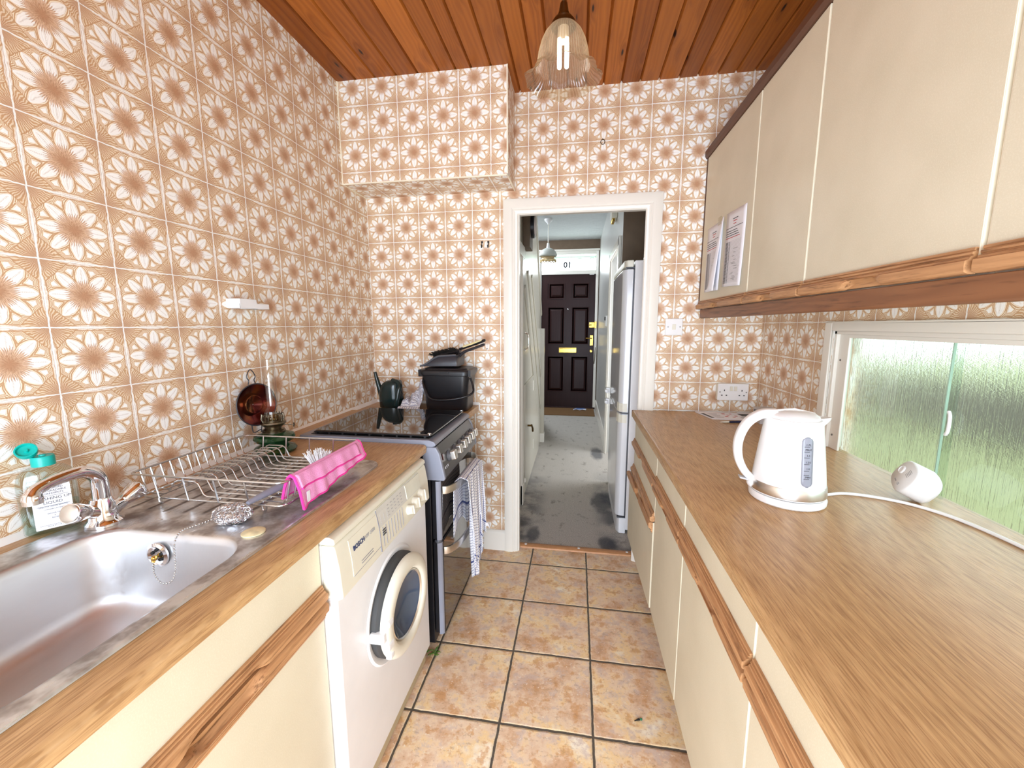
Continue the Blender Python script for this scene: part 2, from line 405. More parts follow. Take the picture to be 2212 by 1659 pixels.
M['greenglass'] = mat('green_lamp_glass', base=srgb(26, 74, 40), rough=0.08, trans=0.35, ior=1.5)
M['canplastic'] = plain('dark_green_plastic', srgb(24, 42, 42), 0.16, 0.05)
M['bulb'] = mat('lit_bulb', base=(1, 1, 1), emit=(1.0, 0.95, 0.85), estr=6.0)
M['teal'] = plain('teal_plastic', srgb(0, 178, 168), 0.35, 0.03)
def f_check(step, band=False):
    def fn(g):
        u, v, _ = g.sep(g.co('UV'))
        lu = g.inv(g.ss(g.abs(g.fract(u / step) - 0.5), 0.05, 0.10)); lv = g.inv(g.ss(g.abs(g.fract(v / step) - 0.5), 0.05, 0.10))
        ln = g.mx(lu, lv)
        if band: ln = g.mx(ln, g.mx(g.inv(g.ss(g.abs(v - 0.085), 0.005, 0.007)), g.inv(g.ss(g.abs(v - 0.83), 0.005, 0.007))))
        n = g.noise(g.comb(u, v, 0.0), 900, 2)
        return dict(base=g.mix(ln * 0.92, srgb(240, 240, 244), srgb(44, 62, 128)), rough=0.9, spec=0.1, normal=g.bump(n, 0.3, 0.001))
    return fn
M['towel'] = mat('blue_check_towel', f_check(0.0165, True))
M['check'] = mat('navy_check_cloth', f_check(0.013))
M['pink'] = mat('pink_microfibre', lambda g: dict(base=g.mix(g.noise(g.co(), 300, 3), srgb(238, 148, 204), srgb(250, 182, 224)), rough=0.95, spec=0.1, normal=g.bump(g.noise(g.co(), 420, 3), 0.8, 0.002)))
M['hotpink'] = plain('hot_pink_stitching', srgb(232, 60, 158), 0.8)
M['bristle'] = plain('white_bristles', srgb(240, 244, 246), 0.6)
M['blackbristle'] = plain('black_bristles', srgb(16, 16, 16), 0.7)
M['scour'] = mat('steel_scourer_wire', base=(0.72, 0.72, 0.74), metal=1.0, rough=0.22)
M['mahog'] = mat('dark_mahogany_door', lambda g: dict(base=g.mix(g.noise(g.vscale(g.co(), (60, 60, 3)), 1.0, 4), srgb(34, 16, 16), srgb(54, 28, 26)), rough=0.36, spec=0.25))
M['coir'] = plain('brown_coir', srgb(120, 88, 54), 0.95, 0.25, 200, 0.5)
M['meterwood'] = plain('dark_stained_wood', srgb(96, 78, 58), 0.5, 0.15)
M['lightwood'] = plain('pale_tan_wood', srgb(196, 140, 92), 0.5, 0.1, 40)
M['leaf'] = plain('green_leaf', srgb(84, 120, 40), 0.6, 0.2)
def f_mirror(g):
    n = g.noise(g.co(), 20, 3)
    return dict(base=g.ramp(n, [(0.3, srgb(70, 30, 36)), (0.5, srgb(104, 44, 40)), (0.7, srgb(120, 76, 44))]), metal=0.9, rough=0.16)
M['mirror'] = mat('iridescent_copper_reflector', f_mirror)
M['lawn'] = mat('mown_lawn', lambda g: dict(base=g.mix(g.noise(g.co(), 3, 5, 0.7), srgb(106, 112, 80), srgb(164, 164, 122)), rough=0.95))
M['fence'] = mat('weathered_fence', lambda g: dict(base=g.mix(g.noise(g.co(), 2.5, 5, 0.7), srgb(78, 72, 68), srgb(128, 120, 112)), rough=0.9))
M['leadline'] = plain('dark_lead_came', srgb(54, 54, 60), 0.5)
M['tint'] = thin_glass('pale_green_leaded_glass', (0.62, 0.74, 0.64), 0.03)
M['screw'] = mat('screw_head', base=(0.35, 0.33, 0.32), metal=1.0, rough=0.4)
M['tan'] = plain('tan_handle_insert', srgb(226, 212, 160), 0.45)
M['redlens'] = mat('dark_red_lens', base=srgb(70, 20, 16), rough=0.2)

# ------------------------------------------------------------------ geometry helpers
def V(*a): return Vector(a)
class MB:
    """collects shapes into one mesh"""
    def __init__(s): s.v = []; s.f = []; s.uv = {}; s.mi = {}
    def add(s, vs, fs, uvs=None, mi=0):
        o = len(s.v); s.v += [Vector(p) for p in vs]
        for i, f in enumerate(fs):
            k = len(s.f); s.f.append([o + j for j in f])
            if uvs: s.uv[k] = uvs[i]
            if mi: s.mi[k] = mi
        return s
    def box(s, x0, x1, y0, y1, z0, z1, mi=0):
        vs = [(x, y, z) for x in (x0, x1) for y in (y0, y1) for z in (z0, z1)]
        return s.add(vs, [(0, 1, 3, 2), (4, 6, 7, 5), (0, 4, 5, 1), (2, 3, 7, 6), (0, 2, 6, 4), (1, 5, 7, 3)], mi=mi)
    def quad(s, a, b, c, d, uv=None): return s.add([a, b, c, d], [(0, 1, 2, 3)], [uv] if uv else None)
    def loft(s, secs, closed=True, caps=True, ring=False, mi=0):
        n = len(secs[0]); vs = [p for q in secs for p in q]; fs = []
        m = len(secs); R = range(m) if ring else range(m - 1)
        for i in R:
            j = (i + 1) % m
            for k in range(n if closed else n - 1):
                l = (k + 1) % n; fs.append((i * n + k, i * n + l, j * n + l, j * n + k))
        if caps and not ring and closed:
            fs.append(tuple(range(n))[::-1]); fs.append(tuple((m - 1) * n + k for k in range(n)))
        return s.add(vs, fs, mi=mi)
    def lathe(s, prof, n=32, c=(0, 0, 0), ax=(0, 0, 1), caps=True, sq=1.0, mi=0):
        """prof: (radius, height along ax)"""
        ax = Vector(ax).normalized(); a = ax.orthogonal().normalized()
        if abs(ax.z) > 0.99: a = V(1, 0, 0)
        b = ax.cross(a); c = Vector(c)
        secs = [[c + ax * h + (a * math.cos(t) + b * math.sin(t) * sq) * max(r, 1e-5) for t in (2 * PI * k / n for k in range(n))] for r, h in prof]
        return s.loft(secs, True, caps, mi=mi)
    def tube(s, pts, r, n=8, closed=False, flat=1.0, mi=0):
        pts = [Vector(p) for p in pts]; m = len(pts); rs = r if hasattr(r, '__len__') else [r] * m
        secs = []; up = None
        for i, p in enumerate(pts):
            a = pts[(i - 1) % m] if (i or closed) else p; b = pts[(i + 1) % m] if (i < m - 1 or closed) else p
            t = (b - a).normalized()
            if up is None: up = t.orthogonal().normalized() if abs(t.z) > 0.95 else V(0, 0, 1)
            u = (up - t * up.dot(t)).normalized(); w_ = t.cross(u); up = u
            secs.append([p + (u * math.cos(q) * flat + w_ * math.sin(q)) * rs[i] for q in (2 * PI * k / n for k in range(n))])
        return s.loft(secs, True, True, ring=closed, mi=mi)
    def sphere(s, c, r, n=16, m=10, mi=0):
        rx, ry, rz = r if hasattr(r, '__len__') else (r, r, r); c = Vector(c)
        secs = [[c + V(rx * math.sin(a) * math.cos(t), ry * math.sin(a) * math.sin(t), -rz * math.cos(a)) for t in (2 * PI * k / n for k in range(n))]
                for a in (max(0.02, min(PI - 0.02, PI * i / m)) for i in range(m + 1))]
        return s.loft(secs, mi=mi)
    def prism(s, poly, d, mi=0):
        """poly: 3-D outline, d: extrusion vector"""
        d = Vector(d); return s.loft([[Vector(p) for p in poly], [Vector(p) + d for p in poly]], mi=mi)
    def xf(s, M_, start=0):
        for i in range(start, len(s.v)): s.v[i] = M_ @ s.v[i]
        return s
def rrect(cx, cy, hx, hy, r, z, n=6):
    out = []
    for (sx, sy, a0) in ((1, 1, 0), (-1, 1, PI / 2), (-1, -1, PI), (1, -1, 1.5 * PI)):
        for k in range(n + 1):
            a = a0 + PI / 2 * k / n
            out.append(V(cx + sx * (hx - r) + r * math.cos(a), cy + sy * (hy - r) + r * math.sin(a), z))
    return out
def smooth_path(pts, k=6, closed=False):
    P = [Vector(p) for p in pts]; n = len(P); out = []
    R = range(n) if closed else range(n - 1)
    for i in R:
        p1, p2 = P[i], P[(i + 1) % n]; p0 = P[i - 1] if (i or closed) else p1; p3 = P[(i + 2) % n] if (i + 2 < n or closed) else p2
        for j in range(k):
            t = j / k
            out.append(0.5 * ((2 * p1) + (p2 - p0) * t + (2 * p0 - 5 * p1 + 4 * p2 - p3) * t * t + (3 * p1 - p0 - 3 * p2 + p3) * t ** 3))
    if not closed: out.append(P[-1])
    return out
def world_loc(o):
    l = Vector((0, 0, 0))
    while o: l += o.location; o = o.parent
    return l
def build(name, mb, m, parent=None, smooth=True, bevel=0.0, loc=None, angle=40, seg=2, solid=0.0, sub=0):
    me = D.meshes.new(name)
    base = world_loc(parent) if parent else Vector((0, 0, 0))
    own = Vector(loc) if loc is not None else base
    me.from_pydata([tuple(p - own) for p in mb.v], [], mb.f)
    if mb.uv:
        ul = me.uv_layers.new(name='UVMap')
        for p in me.polygons:
            q = mb.uv.get(p.index)
            if q:
                for li, c in zip(p.loop_indices, q): ul.data[li].uv = c
    bm = bmesh.new(); bm.from_mesh(me); bmesh.ops.remove_doubles(bm, verts=bm.verts, dist=1e-6)
    bmesh.ops.recalc_face_normals(bm, faces=bm.faces); bm.to_mesh(me); bm.free()
    for k in (m if isinstance(m, (list, tuple)) else [m]): me.materials.append(M[k] if isinstance(k, str) else k)
    if mb.mi:
        for p in me.polygons:
            if p.index in mb.mi: p.material_index = mb.mi[p.index]
    if smooth:
        for p in me.polygons: p.use_smooth = True
        if not bevel: me.set_sharp_from_angle(angle=math.radians(angle))
    o = D.objects.new(name, me); COL.objects.link(o)
    o.location = own - base
    if parent: o.parent = parent
    if solid:
        k = o.modifiers.new('thickness', 'SOLIDIFY'); k.thickness = solid; k.offset = 0
    if sub:
        k = o.modifiers.new('smooth', 'SUBSURF'); k.levels = sub; k.render_levels = sub
    if bevel:
        k = o.modifiers.new('edge', 'BEVEL'); k.width = bevel; k.segments = seg; k.limit_method = 'ANGLE'; k.angle_limit = math.radians(35)
        if smooth:
            k = o.modifiers.new('normals', 'WEIGHTED_NORMAL')
    return o
def tag(o, label=None, cat=None, group=None, kind=None):
    if label: o['label'] = label
    if cat: o['category'] = cat
    if group: o['group'] = group
    if kind: o['kind'] = kind
    return o
def thing(name, loc, label, cat, group=None):
    o = D.objects.new(name, None); COL.objects.link(o); o.location = loc; o.empty_display_size = 0.05
    return tag(o, label, cat, group)
def struct(name, mb, m, label=None, parent=None, **k):
    o = build(name, mb, m, parent, **k)
    if not parent: o['kind'] = 'structure'
    if label: o['label'] = label
    return o
def text(name, s, size, m, parent, origin, right, up, extrude=0.0004, align='CENTER', bold=0.0):
    cu = D.curves.new('t', 'FONT'); cu.body = s; cu.size = size; cu.align_x = align; cu.extrude = extrude; cu.resolution_u = 2; cu.offset = bold
    t = D.objects.new('t', cu); COL.objects.link(t); bpy.context.view_layer.update()
    me = D.meshes.new_from_object(t.evaluated_get(bpy.context.evaluated_depsgraph_get()))
    D.objects.remove(t); D.curves.remove(cu)
    r = Vector(right).normalized(); u = Vector(up).normalized(); nn = r.cross(u)
    Mx = Matrix((r, u, nn)).transposed().to_4x4(); Mx.translation = Vector(origin) - (world_loc(parent) if parent else Vector((0, 0, 0)))
    me.transform(Mx); me.materials.clear(); me.materials.append(M[m]); me.name = name
    o = D.objects.new(name, me); COL.objects.link(o)
    if parent: o.parent = parent
    return o

# ------------------------------------------------------------------ room shell
T = 0.1524
ZC = 2.513                       # kitchen ceiling
YR = -3.0                        # wall behind the camera
def wall_quad(mb, pts, uvf): mb.quad(*pts, uv=[uvf(Vector(p)) for p in pts])
# left wall
uvL = lambda p: ((p.y + 1.489) / T, (p.z - 1.6371) / T)
m = MB(); wall_quad(m, [(0, YR, 0), (0, 0, 0), (0, 0, ZC), (0, YR, ZC)], uvL)
m.box(-0.12, -0.0005, YR - 0.12, 0.12, 0, ZC)
struct('wall_left', m, 'paper', 'left kitchen wall covered in brown flower tile pattern', smooth=False)
# back wall with the doorway
uvB = lambda p: (p.x / T, (p.z - 2.4077) / T)
DX0, DX1, DZ = 0.868, 1.524, 1.917
m = MB()
for (a, b, c, d) in ((0, DX0 - 0.0125, 0, ZC), (DX1 + 0.0125, 2.107, 0, ZC), (DX0 - 0.0125, DX1 + 0.0125, DZ + 0.0125, ZC)):
    wall_quad(m, [(a, 0, c), (b, 0, c), (b, 0, d), (a, 0, d)], uvB)
m.box(-0.12, DX0 - 0.0125, 0.0005, 0.03, 0, ZC + 0.2); m.box(DX1 + 0.0125, 2.3, 0.0005, 0.03, 0, ZC + 0.2); m.box(DX0 - 0.0125, DX1 + 0.0125, 0.0005, 0.03, DZ + 0.0125, ZC + 0.2)
struct('wall_back', m, 'paper', 'back kitchen wall in brown flower tile pattern around the doorway', smooth=False)
# boxed-in section high on the back wall
BX, BY, BZ = 0.843, -0.235, 2.04
m = MB()
wall_quad(m, [(0, BY, BZ), (BX, BY, BZ), (BX, BY, ZC), (0, BY, ZC)], lambda p: ((p.x - 0.1545) / T, (p.z - 2.3965) / T))
wall_quad(m, [(BX, BY, BZ), (BX, 0, BZ), (BX, 0, ZC), (BX, BY, ZC)], lambda p: ((p.y + 0.10) / T, (p.z - 2.3965) / T))
wall_quad(m, [(0, 0, BZ), (BX, 0, BZ), (BX, BY, BZ), (0, BY, BZ)], lambda p: ((p.x - 0.14) / T, (p.y + 0.085) / T))
wb = struct('wall_box', m, 'paper', 'boxed-in duct papered in the flower pattern above the cooker corner', smooth=False)
m = MB()
m.box(-0.0, BX + 0.003, BY - 0.003, BY + 0.003, BZ - 0.003, BZ + 0.003); m.box(BX - 0.003, BX + 0.003, BY - 0.003, BY + 0.003, BZ, ZC)
m.box(0.0, 0.005, BY - 0.004, BY + 0.002, BZ, ZC); m.box(BX - 0.003, BX + 0.003, BY, 0, BZ - 0.003, BZ + 0.003); m.box(0, 0.006, BY, 0, BZ - 0.003, BZ + 0.003)
build('corner_bead', m, 'creamedge', wb, smooth=False)
# right wall with the low window
WY0, WY1, WZ0, WZ1 = -0.592, -1.78, 0.845, 1.314
XR = 2.107
uvR = lambda p: ((-p.y - 0.179) / T, (p.z - 1.3455) / T)
m = MB()
for (a, b, c, d) in ((0, WY0, 0, ZC), (WY1, YR, 0, ZC), (WY0, WY1, 0, WZ0), (WY0, WY1, WZ1, ZC)):
    wall_quad(m, [(XR, a, c), (XR, b, c), (XR, b, d), (XR, a, d)], uvR)
for (a, b, c, d) in ((0.1, WY0, 0, ZC), (WY1, YR - 0.1, 0, ZC), (WY0, WY1, 0, WZ0), (WY0, WY1, WZ1, ZC)):
    m.box(XR + 0.0005, XR + 0.10, min(a, b), max(a, b), c, d)
struct('wall_right', m, 'paper', 'right kitchen wall in brown flower tile pattern around the window', smooth=False)
# wall behind the camera, with its window opening
m = MB(); RX0, RX1, RZ0, RZ1 = 0.30, 1.74, 0.10, 1.94
m.box(-0.12, RX0, YR - 0.1, YR, 0, ZC); m.box(RX1, 2.21, YR - 0.1, YR, 0, ZC); m.box(RX0, RX1, YR - 0.1, YR, 0, RZ0); m.box(RX0, RX1, YR - 0.1, YR, RZ1, ZC)
struct('wall_rear', m, 'plaster', 'plain wall behind the viewer with a window', smooth=False)
m = MB()
for x in (RX0 + 0.02, (RX0 + RX1) / 2, RX1 - 0.02): m.box(x - 0.025, x + 0.025, YR - 0.07, YR - 0.01, RZ0, RZ1)
for z in (RZ0 + 0.02, RZ1 - 0.02, 1.0): m.box(RX0, RX1, YR - 0.068, YR - 0.012, z - 0.022, z + 0.022)
struct('window_2', m, 'gloss', 'white framed glazed opening in the wall behind the viewer', bevel=0.004)
# floors
m = MB(); m.box(-0.12, XR + 0.1, YR - 0.1, 0.045, -0.06, 0.0)
struct('floor', m, 'floor', 'kitchen floor of mottled terracotta square tiles', smooth=False)
m = MB(); m.box(-1.0, 2.75, 0.075, 4.5, -0.06, 0.004)
struct('floor_hall', m, 'carpet', 'hall floor of worn stained grey carpet', smooth=False)
m = MB(); m.loft([[(x, 0.033, 0), (x, 0.036, 0.007), (x, 0.045, 0.011), (x, 0.072, 0.011), (x, 0.082, 0.006), (x, 0.084, 0)] for x in (DX0 - 0.01, DX1 + 0.03)])
tr = struct('trim_3', m, 'lightwood', 'orange wooden threshold strip between tiles and carpet')
for x in (0.90, 1.22, 1.50):
    m = MB(); m.lathe([(0.008, 0.0105), (0.008, 0.0125), (0.004, 0.0135)], 10, (x, 0.058, 0)); build('screw_cap', m, 'white', tr)
# ceiling boards, one V-grooved strip each
ED = [-0.01, .1, .2, .308, .415, .52, .6, .674, .767, .871, .95, 1.03, 1.115, 1.2, 1.287, 1.373, 1.463, 1.551, 1.643, 1.728, 1.816, 1.897, 1.98, 2.06, 2.15]
m = MB()
for i in range(len(ED) - 1):
    a, b = ED[i], ED[i + 1]; g_ = 0.006
    xs = [(a, ZC + 0.012, 0.0), (a + g_, ZC, 0.04), (b - g_, ZC, 0.96), (b, ZC + 0.012, 0.999)]
    for (x0, z0, f0), (x1, z1, f1) in zip(xs, xs[1:]):
        m.quad((x0, YR, z0), (x1, YR, z1), (x1, 0.02, z1), (x0, 0.02, z0), uv=[(i + f0, YR), (i + f1, YR), (i + f1, 0.02), (i + f0, 0.02)])
m.box(-0.12, 2.25, YR - 0.1, 0.02, ZC + 0.014, ZC + 0.05)
struct('ceiling', m, 'pine', 'kitchen ceiling of varnished knotty pine boards', smooth=False)
# hall shell
HC = 2.632
m = MB(); m.box(-1.0, 2.75, 0.03, 4.45, HC, HC + 0.05)
struct('ceiling_hall', m, 'artex', 'white textured hall ceiling', smooth=False)
HX = 1.51
m = MB(); m.box(HX, HX + 0.1, 2.02, 4.4, 0, HC); m.box(HX, HX + 0.1, 1.03, 1.14, 0, HC); m.box(HX, HX + 0.1, 1.14, 2.02, 2.0, HC)
struct('wall_hall_right', m, 'hallwall', 'pale grey satin wall on the right of the hall', smooth=False)
m = MB(); m.box(HX, 2.75, 1.008, 1.0295, 0, HC)
struct('wall_alcove', m, 'taupe', 'taupe wall above and behind the fridge freezer', smooth=False)
m = MB(); m.box(2.25, 2.33, 0.03, 1.005, 0, HC); m.box(2.70, 2.78, 1.10, 2.1, 0, HC); m.box(HX + 0.1, 2.75, 2.03, 2.1, 0, HC)
struct('wall_room', m, 'plaster', 'plain wall inside the doorway off the hall', smooth=False)
m = MB()
PX = 0.79
m.prism([(PX, 0.60, 0), (PX, 2.27, 0), (PX, 2.27, 1.45), (PX, 1.62, 2.36), (PX, 1.43, HC), (PX, 0.60, HC)], (-0.04, 0, 0))
m.prism([(PX, 0.031, 1.86), (PX, 0.60, 1.86), (PX, 0.60, HC), (PX, 0.031, HC)], (-0.04, 0, 0))
wl = struct('wall_hall_left', m, 'glosscream', 'cream gloss boarded stair side on the left of the hall', smooth=False)
for (y0, z0, y1, z1) in ((0.80, 1.62, 1.95, 0.36), (1.00, 1.75, 2.25, 0.42), (1.28, 1.75, 2.26, 0.78), (1.43, HC, 2.27, 1.45)):
    d = V(0, y1 - y0, z1 - z0).normalized(); n_ = V(0, -d.z, d.y) * 0.022
    m = MB(); p = [V(PX, y0, z0) - n_, V(PX, y0, z0) + n_, V(PX, y1, z1) + n_, V(PX, y1, z1) - n_]
    m.prism(p, (0.012, 0, 0)); build('batten', m, 'glosscream', wl, bevel=0.003)
m = MB(); m.box(-1.0, -0.92, 0.03, 4.4, 0, HC); m.box(-0.95, 0.03, 2.0, 2.06, 0, HC); m.box(-0.95, PX - 0.05, 0.031, 0.05, 0, HC)
struct('wall_stairwell', m, 'hallwall', 'pale wall beside the stairs', smooth=False)
# stairs rising out of sight on the left
m = MB()
for k in range(8): m.box(0.05, 0.72, 3.30 - 0.15 * (k + 1), 3.30 - 0.15 * k, 0, 0.19 * (k + 1))
struct('stairs', m, 'carpet', 'carpeted stairs rising behind the newel post', smooth=False)
# newel post and low string beside the stairs
t = thing('newel_post', (0.79, 2.315, 0), 'white newel post at the foot of the boxed-in stairs', 'post')
m = MB(); m.box(0.748, 0.83, 2.272, 2.355, 0.004, 1.30); build('post', m, 'glosscream', t, bevel=0.004)
m = MB(); m.box(0.742, 0.836, 2.266, 2.361, 0.004, 0.11); build('plinth_block', m, 'gloss', t, bevel=0.004)
# front wall around the front door and fanlight
YD = 4.291; FX0, FX1 = 0.575, 1.497
m = MB(); m.box(-1.0, FX0, YD, YD + 0.12, 0, HC); m.box(FX1, HX + 0.1, YD, YD + 0.12, 0, HC); m.box(FX0, FX1, YD, YD + 0.12, 2.468, HC)
struct('wall_front', m, 'taupe', 'taupe strip of wall over the front door', smooth=False)
# ------------------------------------------------------------------ trims
def architrave(name, label, x0, x1, z1, y, wd=0.083, face=-1):
    """moulded casing around a doorway in an X-Z wall; profile steps inward"""
    prof = [(0, 0), (0, 0.020), (0.012, 0.024), (0.045, 0.022), (0.052, 0.017), (0.058, 0.019), (0.066, 0.014), (0.074, 0.013), (wd, 0.008), (wd, 0)]
    m = MB(); secs = []
    for (cx, cz, sx, sz) in ((x0, 0, 1, 0), (x0, z1, 1, -1), (x1, z1, -1, -1), (x1, 0, -1, 0)):
        secs.append([V(cx + sx * a, y + face * d, cz + sz * a) for a, d in prof])
    m.loft(secs)
    return struct(name, m, 'gloss', label, angle=25)
architrave('trim_1', 'white moulded frame around the kitchen doorway', DX0 - 0.085, DX1 + 0.07, DZ + 0.077, 0.0, 0.079)
m = MB(); m.box(DX0 - 0.012, DX0, -0.004, 0.031, 0, DZ + 0.012); m.box(DX1, DX1 + 0.012, -0.004, 0.031, 0, DZ + 0.012); m.box(DX0, DX1, -0.004, 0.031, DZ, DZ + 0.012)
struct('trim_2', m, 'gloss', 'white lining of the kitchen doorway', smooth=False)
m = MB(); m.loft([[(x, -0.0005, 0), (x, -0.017, 0), (x, -0.017, 0.108), (x, -0.012, 0.118), (x, -0.006, 0.124), (x, -0.0005, 0.124)] for x in (0.655, DX0 - 0.085)])
struct('baseboard_back', m, 'gloss', 'white skirting board between cooker and doorway', angle=25)
m = MB(); m.loft([[(HX + 0.0005, y, 0), (HX - 0.018, y, 0), (HX - 0.018, y, 0.13), (HX - 0.010, y, 0.15), (HX + 0.0005, y, 0.155)] for y in (2.08, 4.28)])
struct('baseboard_hall', m, 'gloss', 'white skirting board along the right hall wall', angle=25)
# casing of the doorway on the right hall wall
m = MB()
for (y0, y1) in ((1.10, 1.17), (1.965, 2.035)): m.box(HX - 0.022, HX, y0, y1, 0, 2.02)
m.box(HX - 0.022, HX, 1.10, 2.035, 1.95, 2.02); m.box(HX - 0.012, HX, 1.17, 1.18, 0, 1.95); m.box(HX - 0.012, HX, 1.955, 1.965, 0, 1.95)
struct('trim_4', m, 'gloss', 'white casing of the doorway beyond the fridge freezer', bevel=0.005)
# ------------------------------------------------------------------ door_2 (left in the hall) and cupboard hatch
d2 = thing('door_2', (PX, 0.45, 0), 'white gloss panelled door on the left just inside the hall', 'door'); d2['kind'] = 'structure'
m = MB(); m.box(PX - 0.035, PX + 0.004, 0.035, 0.60, 0.005, 1.85)
for (z0, z1) in ((0.12, 0.60), (0.70, 1.12), (1.22, 1.75)):
    m.box(PX - 0.01, PX + 0.006, 0.14, 0.19, z0, z1); m.box(PX - 0.01, PX + 0.006, 0.49, 0.60, z0, z1)
build('door_leaf', m, 'gloss', d2, bevel=0.004)
m = MB(); m.loft([[(PX + 0.018, y, 0.005), (PX + 0.0, y, 0.005), (PX, y, 1.87), (PX + 0.018, y, 1.87)] for y in (0.60, 0.68)]); m.box(PX, PX + 0.02, 0.13, 0.70, 1.80, 1.88); m.box(PX, PX + 0.022, 0.60, 0.685, 0.005, 0.16)
build('door_frame', m, 'gloss', d2, bevel=0.004)
m = MB(); m.tube(smooth_path([(PX + 0.005, 0.74, 1.16), (PX + 0.035, 0.74, 1.17), (PX + 0.042, 0.74, 1.22), (PX + 0.035, 0.74, 1.27), (PX + 0.005, 0.74, 1.28)]), 0.005, 8)
m.tube([(PX + 0.004, 0.73, 1.16), (PX + 0.03, 0.66, 1.155)], 0.005); m.tube([(PX + 0.004, 0.73, 1.28), (PX + 0.03, 0.66, 1.285)], 0.005)
build('pull_handle', m, 'chrome', d2)
d3 = thing('cupboard_hatch', (PX, 1.3, 0), 'cream understairs cupboard door low on the left of the hall', 'cupboard door')
m = MB(); m.prism([(PX + 0.0006, y, z) for y, z in ((0.80, 0.02), (1.95, 0.02), (1.95, 0.30), (1.41, 0.885), (0.80, 0.885))], (0.012, 0, 0)); build('door_leaf', m, 'glosscream', d3, bevel=0.003)
for z in (0.75, 0.20):
    m = MB(); m.box(PX + 0.0127, PX + 0.017, 1.38, 1.405, z, z + 0.09); build('hinge', m, 'gloss', d3)
m = MB(); m.tube([(PX + 0.0126, 0.95, 0.53), (PX + 0.045, 0.95, 0.53)], 0.008); m.tube([(PX + 0.045, 0.95, 0.535), (PX + 0.05, 0.99, 0.50), (PX + 0.05, 1.0, 0.47)], 0.008); build('turn_handle', m, 'oldbrass', d3)
m = MB(); m.box(PX + 0.0225, PX + 0.034, 0.662, 0.684, 0.162, 0.19); build('catch', m, 'gloss', d3)
# meter case with a round dial high on the left
t = thing('meter_case', (PX, 0.78, 1.85), 'dark wooden meter case with a round dial, high on the left hall wall', 'meter case')
m = MB(); m.box(PX, PX + 0.05, 0.72, 0.93, 1.89, 2.30); build('case', m, 'meterwood', t, bevel=0.004)
m = MB(); m.lathe([(0.082, 0.0), (0.082, 0.022), (0.074, 0.026)], 28, (PX + 0.05, 0.84, 2.05), (1, 0, 0)); build('dial_rim', m, 'black', t)
m = MB(); m.lathe([(0.070, 0.022), (0.070, 0.029), (0.05, 0.033)], 28, (PX + 0.05, 0.84, 2.05), (1, 0, 0)); build('dial', m, plain('pale_pink_dial', srgb(212, 196, 188), 0.4), t)
# ------------------------------------------------------------------ front door
d1 = thing('door_1', (1.04, YD, 0), 'dark mahogany six panel front door at the far end of the hall', 'door'); d1['kind'] = 'structure'
LX0, LX1, LZ = 0.622, 1.456, 2.115
m = MB(); yb = YD + 0.045
m.box(LX0, LX1, YD + 0.014, yb, 0.02, LZ)
pan = [(0.72, 0.990, 1.03, 1.622), (1.095, 1.370, 1.03, 1.622), (0.72, 0.99, 0.268, 0.85), (1.095, 1.37, 0.268, 0.85), (0.735, 0.985, 1.745, 1.985), (1.105, 1.36, 1.745, 1.985)]
xs_ = [LX0, 0.72, 0.99, 1.095, 1.37, LX1]; zs_ = [0.02, 0.268, 0.85, 1.03, 1.622, 1.745, 1.985, LZ]
for i in range(5):
    for j in range(7):
        if i in (1, 3) and j in (1, 3, 5): continue
        m.box(xs_[i], xs_[i + 1], YD, YD + 0.014, zs_[j], zs_[j + 1])
build('door_leaf', m, 'mahog', d1, smooth=False)
for (a, b, c, d) in pan:
    m = MB(); q = lambda i, dy: [V(a + i, YD + dy, c + i), V(b - i, YD + dy, c + i), V(b - i, YD + dy, d - i), V(a + i, YD + dy, d - i)]
    m.loft([q(-0.004, 0.012), q(-0.004, -0.006), q(0.012, -0.007), q(0.022, 0.012), q(0.035, 0.012), q(0.062, 0.002), q(0.075, 0.002)], True, True)
    build('raised_panel', m, 'mahog', d1, angle=15)
m = MB(); m.box(0.906, 1.183, YD - 0.012, YD, 0.903, 0.984); m.box(0.916, 1.173, YD - 0.02, YD, 0.965, 0.978); build('letterbox', m, 'brass', d1, bevel=0.004)
m = MB(); m.box(1.372, 1.452, YD - 0.03, YD, 1.30, 1.382); m.box(1.455, 1.485, YD - 0.034, YD, 1.29, 1.392); m.tube([(1.405, YD - 0.03, 1.34), (1.405, YD - 0.05, 1.34), (1.36, YD - 0.055, 1.335)], 0.009); build('night_latch', m, 'brass', d1, bevel=0.003)
m = MB(); m.box(1.392, 1.436, YD - 0.008, YD, 1.02, 1.178); m.tube(smooth_path([(1.414, YD, 1.13), (1.414, YD - 0.05, 1.13), (1.39, YD - 0.055, 1.132), (1.325, YD - 0.055, 1.135)]), 0.009); build('lever_handle', m, 'brass', d1, bevel=0.003)
m = MB(); m.lathe([(0.022, 0), (0.022, 0.008), (0.012, 0.014), (0.012, 0.03), (0.02, 0.034), (0.016, 0.042)], 16, (1.41, YD, 0.93), (0, -1, 0)); build('turn_knob', m, 'brass', d1)
m = MB(); m.lathe([(0.010, 0), (0.010, 0.006), (0.006, 0.008)], 12, (1.04, YD, 1.585), (0, -1, 0)); build('spyhole', m, 'chrome', d1)
pts = smooth_path([(1.475, YD - 0.02, 0.985), (1.474, YD - 0.022, 0.93), (1.472, YD - 0.022, 0.86), (1.468, YD - 0.022, 0.80), (1.462, YD - 0.022, 0.74)], 6)
m = MB()
for i, p in enumerate(pts): m.sphere(p, (0.008, 0.004, 0.011), 8, 6)
build('door_chain', m, 'pewter', d1)
m = MB()
for (a, b, c, d) in ((0.575, 0.622, 0, 2.468), (1.456, 1.497, 0, 2.468), (0.622, 1.456, 2.115, 2.172), (0.622, 1.456, 2.412, 2.468)): m.box(a, b, YD - 0.022, YD + 0.06, c, d)
m.box(0.56, 1.51, YD - 0.04, YD, 2.462, 2.49)
